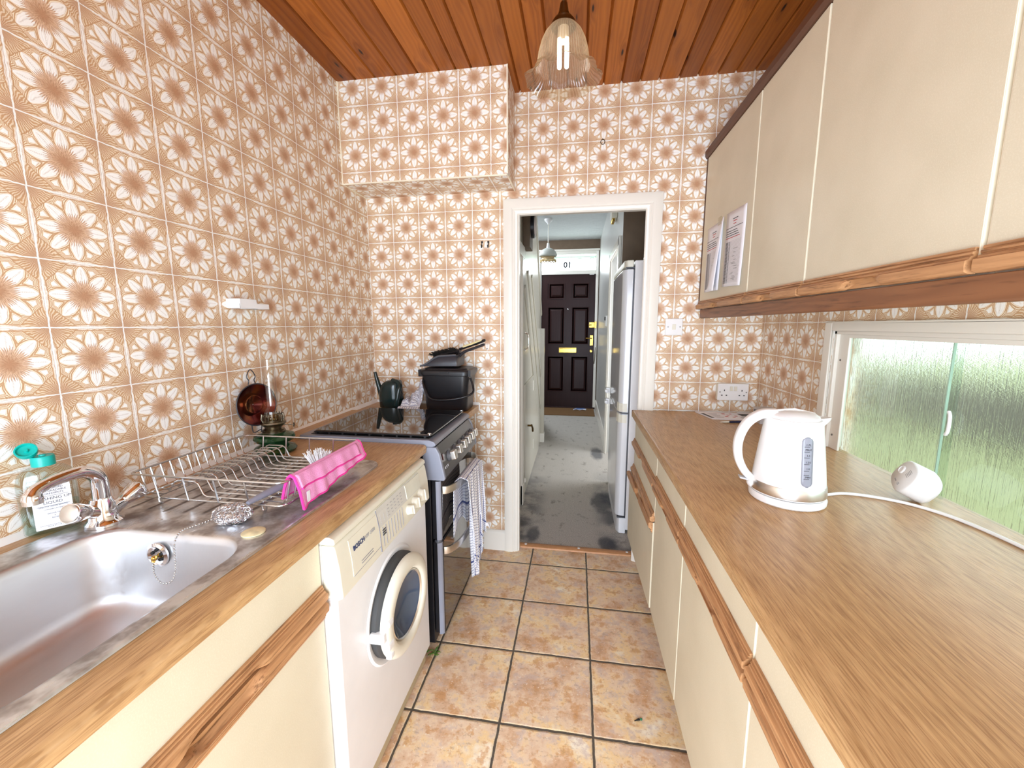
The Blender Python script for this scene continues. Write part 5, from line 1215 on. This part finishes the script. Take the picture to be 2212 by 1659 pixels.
m = MB(); hL = smooth_path([kc + V(-0.125, -0.06, 0.182), kc + V(-0.112, -0.100, 0.150), kc + V(-0.092, -0.118, 0.110), kc + V(-0.066, -0.128, 0.078), kc + V(-0.02, -0.134, 0.070), kc + V(0.06, -0.130, 0.076), kc + V(0.115, -0.118, 0.088), kc + V(0.152, -0.095, 0.105), kc + V(0.150, -0.07, 0.132), kc + V(0.132, -0.055, 0.178)], 6); m.tube(hL, 0.0058, 10); build('handle', m, 'black', t)
# dustpan and hand brush on top
zl = ZW + 0.2335
t = thing('dustpan', (0.47, -0.13, zl), 'dark grey plastic dustpan resting on the food caddy lid', 'dustpan')
m = MB(); A = []
n_ = 10
for k in range(n_ + 1):
    u = k / n_; x = 0.374 + 0.19 * u; hw = 0.098 - 0.018 * u; fl = zl + 0.004 + 0.002 * u + 0.012 * sstep((0.10 - u) / 0.1) * 0; hh = 0.005 + 0.046 * sstep(u / 0.55) + 0.010 * u
    sec = [(-hw, hh), (-hw + 0.006, 0.004), (-hw * 0.5, 0), (hw * 0.5, 0), (hw - 0.006, 0.004), (hw, hh)]
    A.append([V(x, -0.13 + a, fl + b) for a, b in sec])
m.loft(A, False, False)
e_ = A[-1]; m.add(e_, [tuple(range(6))])
build('pan', m, 'char', t, solid=0.004, angle=50)
m = MB(); m.tube([A[i][0] for i in range(n_ + 1)], 0.005, 8); m.tube([A[i][5] for i in range(n_ + 1)], 0.005, 8); build('rolled_rim', m, 'dgrey', t)
m = MB(); hL = smooth_path([(0.562, -0.13, zl + 0.058), (0.59, -0.13, zl + 0.080), (0.64, -0.13, zl + 0.098), (0.700, -0.13, zl + 0.120)], 5); m.tube(hL, [0.015] * 6 + [0.0135] * 9 + [0.010], 12, flat=0.55); build('handle', m, 'char', t)
t = thing('hand_brush', (0.50, -0.13, zl + 0.03), 'black bristled hand brush nested in the dustpan, cream strip in its handle', 'brush')
m = MB(); m.loft([[V(0.420 + 0.145 * u, -0.13 + a * (0.024 + 0.006 * math.sin(PI * u)), zl + 0.054 + 0.030 * u + b) for a, b in ((-1, 0), (-0.8, 0.010), (0.8, 0.010), (1, 0), (0.8, -0.008), (-0.8, -0.008))] for u in (k / 8 for k in range(9))])
hL = smooth_path([(0.56, -0.13, zl + 0.092), (0.60, -0.13, zl + 0.106), (0.65, -0.13, zl + 0.123), (0.704, -0.13, zl + 0.143)], 5); m.tube(hL, [0.012] * 10 + [0.014] * 5 + [0.010], 12, flat=0.6); build('brush_handle', m, 'black', t)
m = MB(); m.tube([q + V(0, -0.009, 0.006) for q in hL[3:14]], [0.004, 0.0055, 0.0055, 0.0055, 0.0055, 0.0055, 0.0055, 0.0055, 0.0055, 0.0055, 0.004], 8); build('handle_insert', m, 'tan', t)
m = MB(); rnd = random.Random(3)
for k in range(420):
    u = rnd.random(); a = rnd.uniform(-1, 1); b0 = V(0.425 + 0.13 * u, -0.13 + a * 0.024, zl + 0.056 + 0.030 * u)
    tipp = b0 + V(-0.028 + rnd.uniform(-.006, .006), a * 0.02, 0.012 + rnd.uniform(-.006, .008)) if k % 2 else b0 + V(-0.020 + rnd.uniform(-.004, .004), a * 0.016, -0.022)
    m.tube([b0, tipp], 0.0013, 4)
build('bristles', m, 'blackbristle', t, smooth=False)
# ------------------------------------------------------------------ kettle
kc = V(1.735, -1.125, ZW)
t = thing('electric_kettle', kc, 'white plastic electric kettle standing on the right worktop', 'kettle')
m = MB(); m.lathe([(0.082, 0.0005), (0.086, 0.004), (0.087, 0.014), (0.083, 0.020)], 48, kc); build('base', m, 'white', t)
def kr(z): return 0.085 - 0.022 * ((z - 0.02) / 0.195) ** 1.1 if z > 0.02 else 0.085
m = MB(); m.lathe([(0.080, 0.021), (0.085, 0.024)] + [(kr(z), z) for z in (0.030, 0.055, 0.08, 0.11, 0.14, 0.17, 0.195, 0.212)] + [(0.060, 0.217), (0.052, 0.219)], 56, kc); build('body', m, 'white', t)
m = MB(); m.lathe([(kr(0.026) + 0.0008, 0.026), (kr(0.03) + 0.0014, 0.028), (kr(0.05) + 0.0014, 0.050), (kr(0.052) + 0.0006, 0.052)], 56, kc, caps=False); build('steel_band', m, 'silver', t)
ha = math.radians(172); hd = V(math.cos(ha), math.sin(ha), 0); hs = V(-hd.y, hd.x, 0)
m = MB(); m.lathe([(0.056, 0.217), (0.055, 0.224), (0.046, 0.231), (0.025, 0.236), (0.002, 0.2375)], 48, kc); m.tube([kc + hd * -0.045 + V(0, 0, 0.229), kc + V(0, 0, 0.238), kc + hd * 0.05 + V(0, 0, 0.230)], [0.004, 0.0045, 0.006], 8); build('lid', m, 'white', t)
sa = -hd; m = MB(); secs = []
for (ro, z, wv) in ((0.050, 0.166, 0.010), (0.064, 0.196, 0.020), (0.080, 0.216, 0.015), (0.082, 0.2225, 0.012), (0.056, 0.2215, 0.030)):
    secs.append([kc + sa * ro + hs * wv * a + V(0, 0, z - (0.004 if abs(a) < .5 else 0) * 0) - sa * (0.012 * a * a) for a in (-1, -.6, -.2, .2, .6, 1)] + [kc + sa * 0.045 + hs * wv * a + V(0, 0, z) for a in (0.8, 0, -0.8)])
m.loft(secs); build('spout', m, 'white', t, angle=60)
m = MB(); hp = smooth_path([kc + hd * 0.040 + V(0, 0, 0.226), kc + hd * 0.075 + V(0, 0, 0.222), kc + hd * 0.106 + V(0, 0, 0.195), kc + hd * 0.122 + V(0, 0, 0.150), kc + hd * 0.120 + V(0, 0, 0.105), kc + hd * 0.104 + V(0, 0, 0.068), kc + hd * 0.082 + V(0, 0, 0.045)], 7)
secs = []
for i, p in enumerate(hp):
    tn = (hp[min(i + 1, len(hp) - 1)] - hp[max(i - 1, 0)]).normalized(); n_ = tn.cross(hs).normalized(); u = i / len(hp)
    wv = 0.017 - 0.004 * u; th = 0.0125 - 0.003 * u
    secs.append([p + hs * wv * math.copysign(abs(math.cos(q)) ** .7, math.cos(q)) + n_ * th * math.copysign(abs(math.sin(q)) ** .7, math.sin(q)) for q in (2 * PI * k / 16 for k in range(16))])
m.loft(secs); build('handle', m, 'white', t, angle=80)
m = MB(); p = kc + hd * 0.083 + V(0, 0, 0.036); m.sphere(p, (0.012, 0.014, 0.014), 14, 8); build('switch_housing', m, 'white', t)
m = MB(); q = kc + hd * 0.088 + V(0, 0, 0.040); m.prism([q + hs * -0.009, q + hs * 0.009, q + hd * 0.026 + hs * 0.011 + V(0, 0, 0.006), q + hd * 0.026 - hs * 0.011 + V(0, 0, 0.006)], (0, 0, 0.0045)); build('switch_lever', m, plain('clear_grey_plastic', srgb(206, 210, 216), 0.15), t, bevel=0.001)
# water gauge facing the viewer, slightly right
ga = math.atan2(-1.0, 0.02); gd = V(math.cos(ga), math.sin(ga), 0)
ga0 = math.radians(-88)
m = MB(); secs = []
for k in range(25):
    z = 0.062 + 0.122 * k / 24; e = min(z - 0.062, 0.184 - z); hw = 0.0125 * math.sqrt(max(0.02, 1 - (max(0, 0.0125 - e) / 0.0125) ** 2)); r = kr(z) + 0.0012
    secs.append([kc + V(r * math.cos(ga0 + a * hw / r), r * math.sin(ga0 + a * hw / r), z) for a in (-1, -.5, 0, .5, 1)])
m.loft(secs, False, False); gg = build('water_gauge', m, plain('grey_gauge_plastic', srgb(150, 154, 166), 0.2), t, solid=0.0015)
def gpt(a, z, d=0.0026):
    r = kr(z) + d; return kc + V(r * math.cos(ga0 + a / r), r * math.sin(ga0 + a / r), z)
m = MB()
for z in (0.082, 0.092, 0.102, 0.118, 0.134, 0.148, 0.160): m.add([gpt(-0.008, z), gpt(0.004, z), gpt(0.004, z + 0.0012), gpt(-0.008, z + 0.0012)], [(0, 1, 2, 3)])
build('gauge_marks', m, 'print', gg, smooth=False, solid=0.0003)
rt = V(-math.sin(ga0), math.cos(ga0), 0)
for z, s_ in ((0.0855, 'MIN'), (0.1055, '1.0'), (0.1215, '1.25'), (0.1375, '1.5'), (0.1635, '1.7L'), (0.1515, 'MAX')): text('gauge_text', s_, 0.0065, 'print', gg, gpt(0.001, z, 0.0028), rt, (0, 0, 1), 0.0002)
m = MB(); zc_ = ZW + 0.0042
m.tube(smooth_path([(1.815, -1.118, zc_ + 0.004), (1.85, -1.096, zc_), (1.90, -1.080, zc_), (1.96, -1.092, zc_), (2.02, -1.128, zc_), (2.065, -1.20, zc_), (2.085, -1.32, zc_), (2.085, -1.5, zc_), (2.06, -1.8, zc_)], 10), 0.0040, 10); build('power_cord', m, 'white', t)
# ------------------------------------------------------------------ white oval device against the window
t = thing('alarm_unit', (2.085, -1.03, ZW), 'white oval plastic alarm unit on its side against the window glass', 'alarm')
cpos = V(2.08, -1.088, ZW + 0.045); axd = V(0.86, -0.22, -0.46).normalized(); a_ = V(0, -1, 0); a_ = (a_ - axd * a_.dot(axd)).normalized(); b_ = axd.cross(a_).normalized()
if b_.z < 0: b_ = -b_
_q = math.radians(-24); a_, b_ = a_ * math.cos(_q) + b_ * math.sin(_q), b_ * math.cos(_q) - a_ * math.sin(_q)
def oval(hw, hd_, h):
    return [cpos + axd * h + a_ * hw * math.copysign(abs(math.cos(q)) ** .75, math.cos(q)) + b_ * hd_ * math.copysign(abs(math.sin(q)) ** .75, math.sin(q)) for q in (2 * PI * k / 40 for k in range(40))]
m = MB(); m.loft([oval(0.045, 0.036, -0.030), oval(0.048, 0.039, -0.027), oval(0.049, 0.040, 0.020), oval(0.046, 0.037, 0.028), oval(0.036, 0.028, 0.032)])
dz = min(p.z for p in m.v) - (ZW + 0.0004); dx = max(p.x for p in m.v) - 2.104
for p in m.v: p.z -= dz; p.x -= dx
cpos = cpos - V(dx, 0, dz)
build('housing', m, 'white', t, angle=50)
m = MB(); q = cpos - axd * 0.030 - a_ * 0.024 + b_ * 0.004; m.lathe([(0.011, 0), (0.011, 0.002), (0.009, 0.0035), (0.008, 0.002)], 20, q, -axd); build('button', m, 'white', t)
m = MB()
for k in range(5): q = cpos - axd * 0.0302 + a_ * 0.002 + b_ * (0.022 - k * 0.004); m.prism([q, q + a_ * 0.016, q + a_ * 0.016 + b_ * 0.0012, q + b_ * 0.0012], -axd * 0.0003)
q = cpos - axd * 0.0302 - a_ * 0.014 - b_ * 0.024; m.prism([q, q + a_ * 0.012, q + a_ * 0.012 + b_ * 0.003, q + b_ * 0.003], -axd * 0.0003)
build('moulded_print', m, 'printlight', t, smooth=False)
text('mark', 'CE', 0.009, 'printlight', t, cpos - axd * 0.0303 + a_ * 0.012 - b_ * 0.024, a_, b_, 0.0002)
# ------------------------------------------------------------------ leaflet, pen, small carton
t = thing('leaflet', (1.94, -0.11, ZW), 'printed white leaflet lying at the far end of the right worktop', 'leaflet')
A0, B0, C0, D0 = V(1.838, -0.196, ZW + 0.0004), V(2.075, -0.196, ZW + 0.0004), V(2.075, -0.035, ZW + 0.0004), V(1.803, -0.035, ZW + 0.0004)
m = MB(); m.prism([A0, B0, C0, D0], (0, 0, 0.004)); build('sheet', m, 'sheet', t, smooth=False)
def pt(u, v, z=0.0046): p = A0 * (1 - u) * (1 - v) + B0 * u * (1 - v) + C0 * u * v + D0 * (1 - u) * v; return V(p.x, p.y, ZW + z)
def patch(mb, u0, u1, v0, v1): mb.prism([pt(u0, v0), pt(u1, v0), pt(u1, v1), pt(u0, v1)], (0, 0, 0.0002))
m = MB(); patch(m, 0.02, 0.08, 0.10, 0.75); patch(m, 0.70, 0.92, 0.45, 0.80); build('dark_block', m, 'print', t, smooth=False)
m = MB()
for (u, v, s_) in ((0.36, 0.30, .06), (0.44, 0.5, .05), (0.48, 0.24, .05), (0.56, 0.40, .05), (0.40, 0.68, .06), (0.54, 0.7, .04)): patch(m, u, u + s_, v, v + s_ * 1.6)
build('red_print', m, 'printred', t, smooth=False)
m = MB()
for k in range(6): patch(m, 0.14, 0.14 + 0.14 + 0.03 * (k % 2), 0.15 + k * 0.11, 0.18 + k * 0.11); patch(m, 0.62, 0.90, 0.10 + k * 0.045, 0.12 + k * 0.045)
build('text_lines', m, 'printlight', t, smooth=False)
t = thing('pen', (1.92, -0.265, ZW + 0.006), 'dark blue ballpoint pen beside the leaflet', 'pen')
P0, P1 = V(1.850, -0.272, ZW + 0.0058), V(1.990, -0.245, ZW + 0.0058); pd = (P1 - P0).normalized()
m = MB(); m.lathe([(0.0012, 0.0), (0.003, 0.012), (0.0046, 0.018), (0.0048, 0.09)], 16, P0, pd); build('grip', m, 'silver', t)
m = MB(); m.lathe([(0.0050, 0.040), (0.0052, 0.10), (0.0050, 0.134), (0.003, 0.136), (0.0025, 0.142)], 16, P0, pd); build('barrel', m, plain('navy_pen_plastic', srgb(26, 34, 70), 0.2), t)
m = MB(); m.box(0, 0.045, -0.0015, 0.0015, 0, 0.0012); R_ = Matrix.Translation(P0 + pd * 0.09 + V(0, -0.003, 0.0056)) @ pd.to_track_quat('X', 'Z').to_matrix().to_4x4(); m.xf(R_); build('clip', m, 'chrome', t)
t = thing('small_carton', (2.05, -0.17, ZW), 'small grey and white carton standing behind the kettle in the corner', 'box')
m = MB(); m.box(2.022, 2.098, -0.265, -0.185, ZW + 0.0005, ZW + 0.068); build('carton', m, plain('grey_card', srgb(196, 192, 192), 0.6), t, bevel=0.001)
m = MB(); m.box(2.030, 2.090, -0.2656, -0.2651, ZW + 0.03, ZW + 0.060); m.box(2.0214, 2.0219, -0.255, -0.195, ZW + 0.03, ZW + 0.058); build('printed_panel', m, 'dgrey', t, smooth=False)
m = MB(); m.tube([V(2.045 + 0.006 * k, -0.2662, ZW + 0.046 + 0.006 * math.sin(k * 1.3)) for k in range(7)], 0.0012, 5); build('logo_print', m, 'sheet', t)
# ------------------------------------------------------------------ electrical plates and hooks
t = thing('light_switch', (1.68, 0, 1.326), 'white single light switch right of the doorway', 'light switch')
m = MB(); m.loft([[V(x, -0.0005 - d, z) for x, z in ((1.680 - h, 1.326 - h), (1.680 + h, 1.326 - h), (1.680 + h, 1.326 + h), (1.680 - h, 1.326 + h))] for h, d in ((0.0435, 0), (0.0435, 0.005), (0.041, 0.0085))]); build('plate', m, 'white', t, bevel=0.001)
m = MB(); m.loft([[V(x, y, z) for y, z in ((-0.0085, 1.312), (-0.0085, 1.340), (-0.0135, 1.340), (-0.010, 1.312))] for x in (1.671, 1.689)]); build('rocker', m, 'offwhite', t, bevel=0.001)
for x in (1.650, 1.710):
    m = MB(); m.lathe([(0.0036, 0), (0.0036, 0.001), (0.002, 0.0015)], 12, (x, -0.009, 1.326), (0, -1, 0)); build('screw', m, 'screw', t)
sc_ = V(1.980, 0, 0.994)
t = thing('double_socket', (sc_.x, 0, sc_.z), 'white double wall socket above the leaflet', 'socket')
m = MB(); m.box(sc_.x - 0.073, sc_.x + 0.073, -0.030, -0.0005, sc_.z - 0.043, sc_.z + 0.043); build('back_box', m, 'offwhite', t, bevel=0.004)
m = MB(); m.box(sc_.x - 0.0735, sc_.x + 0.0735, -0.038, -0.0302, sc_.z - 0.0435, sc_.z + 0.0435); build('face_plate', m, 'white', t, bevel=0.003)
for s_ in (-1, 1):
    m = MB(); m.box(sc_.x + s_ * 0.010 - 0.007, sc_.x + s_ * 0.010 + 0.007, -0.042, -0.038, sc_.z + 0.006, sc_.z + 0.030); build('rocker', m, 'offwhite', t, bevel=0.001)
    m = MB(); q = sc_.x + s_ * 0.042; m.box(q - 0.002, q + 0.002, -0.0386, -0.0379, sc_.z + 0.004, sc_.z + 0.013)
    for e in (-1, 1): m.box(q + e * 0.011 - 0.0035, q + e * 0.011 + 0.0035, -0.0386, -0.0379, sc_.z - 0.019, sc_.z - 0.0145)
    build('pin_holes', m, 'blackmat', t, smooth=False)
    m = MB(); m.lathe([(0.0036, 0), (0.0036, 0.001), (0.002, 0.0015)], 12, (sc_.x + s_ * 0.063, -0.038, sc_.z), (0, -1, 0)); build('screw', m, 'screw', t)
for x, lb_ in ((0.662, 'black wall hook left of a pair by the doorway'), (0.697, 'black wall hook nearer the doorway frame of a pair')):
    m = MB(); m.tube(smooth_path([(x, -0.001, 1.787), (x, -0.006, 1.784), (x, -0.007, 1.768), (x, -0.010, 1.756), (x, -0.018, 1.754), (x, -0.022, 1.766)], 4), 0.0026, 8); m.lathe([(0.006, 0.0005), (0.006, 0.003), (0.003, 0.004)], 12, (x, 0, 1.784), (0, -1, 0))
    tag(build('wall_hook', m, 'black', loc=(x, 0, 1.77)), lb_, 'hook')
m = MB(); m.tube([V(1.291 + 0.010 * math.cos(q), -0.004, 2.249 + 0.012 * math.sin(q)) for q in (2 * PI * k / 20 for k in range(20))], 0.0018, 6, closed=True); m.lathe([(0.003, 0.0005), (0.003, 0.006)], 8, (1.291, 0, 2.261), (0, -1, 0)); tag(build('ring_hook', m, 'oldbrass', loc=(1.291, 0, 2.25)), 'tiny dark ring hook on the wall above the doorway', 'hook')
for i, (x, z, lb_) in enumerate(((0.702, 1.083, 'small screw left in the wall beside the food caddy'), (0.684, 1.205, 'small screw hole fixing just above the brush handle tip'))):
    m = MB(); m.lathe([(0.004, 0.0004), (0.004, 0.003), (0.002, 0.004)], 12, (x, 0, z), (0, -1, 0)); tag(build('wall_screw', m, 'screw', loc=(x, 0, z)), lb_, 'screw')
# ------------------------------------------------------------------ notices on the wall cabinet
def notice(name, y0, y1, z0, z1, tilt, x, curl, label):
    t = thing(name, (x, (y0 + y1) / 2, z1), label, 'notice')
    def f(u, v): # u: from far (image left) to near; v: down
        return V(x - curl * (v ** 2) * (0.4 + 0.6 * math.sin(PI * u * 0.5)) - 0.0006, y0 + (y1 - y0) * u + 0.02 * v * tilt * 0, z1 - (z1 - z0) * v - tilt * u)
    m, _ = cloth_sheet(6, 14, f); build('sheet', m, 'sheet', t, solid=0.0005)
    def ln(mb, u0, u1, v, h):
        mb.add([f(u0, v) - V(.0012, 0, 0), f(u1, v) - V(.0012, 0, 0), f(u1, v + h) - V(.0012, 0, 0), f(u0, v + h) - V(.0012, 0, 0)], [(0, 1, 2, 3)])
    mk, mr, mg = MB(), MB(), MB()
    ln(mk, 0.36, 0.62, 0.105, 0.010); ln(mr, 0.38, 0.58, 0.135, 0.010); ln(mr, 0.40, 0.54, 0.17, 0.010); ln(mk, 0.02, 0.88, 0.215, 0.007)
    for k in range(4): ln(mr if k == 3 else mk, 0.05, 0.62 + 0.05 * k, 0.255 + k * 0.030, 0.009)
    for k in range(34): ln(mg, 0.06, 0.88, 0.40 + k * 0.0165, 0.0016)
    rnd = random.Random(5)
    for k in range(34):
        ln(mk, 0.07, 0.20, 0.404 + k * 0.0165, 0.007); ln(mk, 0.24, 0.30, 0.404 + k * 0.0165, 0.006)
        if rnd.random() < 0.5: a = rnd.uniform(0.42, 0.6); ln(mg, a, a + rnd.uniform(0.1, 0.22), 0.404 + k * 0.0165, 0.006)
    for nm, mb, mt in (('black_print', mk, 'print'), ('red_print', mr, 'printred'), ('table_lines', mg, 'printlight')): build(nm, mb, mt, t, smooth=False, solid=0.0002)
    return t
PXn = UF - 0.0012
notice('notice', -0.345, -0.550, 1.497, 1.794, 0.012, PXn, 0.006, 'printed A4 notice taped flat on the far wall cabinet door, nearer the viewer')
t = notice('notice', -0.095, -0.300, 1.492, 1.788, 0.004, PXn, 0.004, 'printed notice whose front page is folded back, beside the doorway')
def f(u, v): return V(PXn - 0.004 - 0.030 * u * (0.3 + 0.7 * v) - 0.012 * math.sin(PI * u), -0.325 + 0.02 * v + 0.10 * (u - 0.15) * v, 1.790 - 0.296 * v - 0.006 * u)
def f(u, v): return V(PXn - 0.003 - 0.028 * math.sin(PI * u * 0.75) * (0.25 + 0.75 * v), -0.328 + 0.035 * v + (0.022 + 0.105 * v) * (1 - u), 1.790 - 0.294 * v - 0.010 * u * v)
m, _ = cloth_sheet(10, 14, f); build('folded_page', m, 'sheet', t, solid=0.0005, angle=180)
m = MB(); m.box(PXn - 0.0016, PXn - 0.0012, -0.275, -0.235, 1.772, 1.806); build('sticky_tape', m, thin_glass('sticky_tape', (0.9, 0.88, 0.8), 0.08, 0.2), t, smooth=False)
# ------------------------------------------------------------------ pendant lamp
pc = V(1.128, -1.0, 0)
t = thing('pendant_lamp', (pc.x, pc.y, ZC), 'ribbed glass pendant lamp with frilled rim under the board ceiling', 'pendant lamp')
m = MB(); m.tube([(pc.x - 0.006, pc.y, ZC - 0.02), (pc.x, pc.y, 2.195)], 0.0034); build('flex', m, 'offwhite', t)
m = MB(); m.lathe([(0.045, 0.0), (0.043, -0.014), (0.014, -0.03), (0.006, -0.036)], 24, (pc.x - 0.006, pc.y, ZC)); build('ceiling_rose', m, 'offwhite', t)
m = MB(); m.lathe([(0.006, 2.204), (0.010, 2.198), (0.014, 2.176), (0.016, 2.172), (0.016, 2.164)], 24, pc); build('lamp_holder', m, 'oldbrass', t)
m = MB(); m.lathe([(0.018, 2.166), (0.026, 2.160), (0.033, 2.150), (0.034, 2.140), (0.031, 2.140)], 28, pc); build('gallery', m, 'oldbrass', t)
m = MB(); secs = []
prof = [(0.027, 2.146), (0.036, 2.140), (0.050, 2.124), (0.060, 2.104), (0.067, 2.080), (0.071, 2.055), (0.075, 2.038), (0.084, 2.026), (0.097, 2.018), (0.104, 2.010)]
NS = 240
for i, (r, z) in enumerate(prof):
    u = max(0, (i - 5) / 4.0)
    secs.append([V(pc.x + (r + 0.0009 * math.cos(q * 60) + 0.004 * u * math.cos(q * 9)) * math.cos(q), pc.y + (r + 0.0009 * math.cos(q * 60) + 0.004 * u * math.cos(q * 9)) * math.sin(q), z + 0.007 * u * math.cos(q * 9 + 0.5)) for q in (2 * PI * k / NS for k in range(NS))])
m.loft(secs, True, False); build('shade', m, 'shadeglass', t, angle=80)
m = MB(); m.lathe([(0.014, 2.150), (0.016, 2.12), (0.014, 2.105)], 20, pc); build('bulb_base', m, 'white', t)
m = MB()
for dx in (-0.010, 0.010):
    m.tube(smooth_path([pc + V(dx, -0.010, 2.108), pc + V(dx, -0.010, 2.060), pc + V(dx, -0.006, 2.046), pc + V(dx, 0.006, 2.046), pc + V(dx, 0.010, 2.060), pc + V(dx, 0.010, 2.108)], 5), 0.0058, 12)
build('bulb_tube', m, 'bulb', t)
# ------------------------------------------------------------------ right window
t = thing('window_1', (XR, -1.15, 1.1), 'low window with reeded obscure glass and sliding inner panes above the right worktop', 'window'); t['kind'] = 'structure'
m = MB()
def ap(y0, y1, z0, z1): m.box(XR - 0.012, XR + 0.001, min(y0, y1), max(y0, y1), z0, z1)
ap(WY0 + 0.042, WY0, ZW + 0.0005, 1.344); ap(WY1, WY1 - 0.042, ZW + 0.0005, 1.344); ap(WY0, WY1, 1.314, 1.344)
build('architrave', m, 'gloss', t, bevel=0.004)
m = MB()
m.box(XR + 0.001, XR + 0.055, WY0 - 0.014, WY0, ZW + 0.0005, 1.314); m.box(XR + 0.001, XR + 0.055, WY1, WY1 + 0.014, ZW + 0.0005, 1.314); m.box(XR + 0.001, XR + 0.055, WY1, WY0, 1.302, 1.314)
m.box(XR + 0.012, XR + 0.020, WY0 - 0.066, WY0 - 0.014, ZW + 0.0005, 1.302); m.box(XR + 0.0125, XR + 0.0195, WY1, WY0, 1.290, 1.302)
build('frame_lining', m, 'gloss', t, bevel=0.0015)
m = MB(); m.box(XR + 0.021, XR + 0.026, -1.075, WY0 - 0.02, ZW + 0.0008, 1.300); build('sliding_pane', m, 'paneglass', t, smooth=False)
m = MB(); m.box(XR + 0.030, XR + 0.035, WY1 + 0.02, -1.036, ZW + 0.0008, 1.300); build('sliding_pane', m, 'paneglass', t, smooth=False)
m = MB(); m.tube(smooth_path([(XR + 0.0195, -1.062, 1.054), (XR + 0.017, -1.070, 1.064), (XR + 0.0165, -1.072, 1.085), (XR + 0.017, -1.070, 1.106), (XR + 0.0195, -1.062, 1.115)], 4), 0.004, 8); build('finger_grip', m, 'white', t)
m = MB(); m.box(XR + 0.0295, XR + 0.0355, -1.037, -1.034, ZW + 0.0008, 1.300); build('pane_edge', m, plain('pale_green_glass_edge', srgb(206, 222, 212), 0.25), t, smooth=False)
m = MB(); m.box(XR + 0.062, XR + 0.066, WY1 - 0.002, WY0 + 0.002, WZ0 + 0.0, WZ1 + 0.0); build('obscure_glass', m, 'frost', t, smooth=False)
for z in (1.21, 0.935):
    m = MB(); m.lathe([(0.004, 0), (0.004, 0.002), (0.002, 0.003)], 12, (XR + 0.012, WY0 - 0.03, z), (-1, 0, 0)); build('screw', m, 'screw', t)
# ------------------------------------------------------------------ outside
m = MB(); m.box(2.35, 40, -25, 25, -0.25, -0.15); struct('ground_outside', m, 'lawn', 'mown grass outside the kitchen window', smooth=False)
t = thing('garden_fence', (6.4, 0, -0.15), 'weathered garden fence seen blurred through the obscure window', 'fence'); t['kind'] = 'structure'
m = MB()
for k in range(60): m.box(6.4, 6.42, -12 + k * 0.32, -12 + k * 0.32 + 0.30, -0.15, 0.56 + 0.05 * ((k * 13) % 5) / 4)
build('boards', m, 'fence', t, smooth=False)
# ------------------------------------------------------------------ bits on the floor
m = MB(); rnd = random.Random(2)
for k in range(14):
    a = rnd.uniform(0, 6.28); b = V(0.615 + rnd.uniform(-.02, .02), -0.815 + rnd.uniform(-.012, .012), 0.0008); m.tube([b, b + V(math.cos(a) * 0.014, math.sin(a) * 0.014, rnd.uniform(.004, .014)), b + V(math.cos(a) * 0.024, math.sin(a) * 0.024, rnd.uniform(.002, .012))], [0.0016, 0.0022, 0.0006], 5)
tag(build('weed_sprig', m, 'leaf', loc=(0.615, -0.815, 0.0)), 'small sprig of green weed on the floor at the cooker corner', 'sprig')
t = thing('floor_scrap', (1.417, -0.987, 0), 'tiny dark scrap with a green end lying on the floor tiles', 'scrap')
m = MB(); m.tube([(1.402, -0.992, 0.004), (1.414, -0.986, 0.004), (1.420, -0.984, 0.004)], [0.0012, 0.003, 0.0035], 8); build('twig', m, 'blackmat', t)
m = MB(); m.sphere((1.425, -0.983, 0.0045), 0.004, 10, 8); build('green_end', m, plain('bright_green', srgb(30, 120, 80), 0.5), t)
bpy.context.view_layer.update()
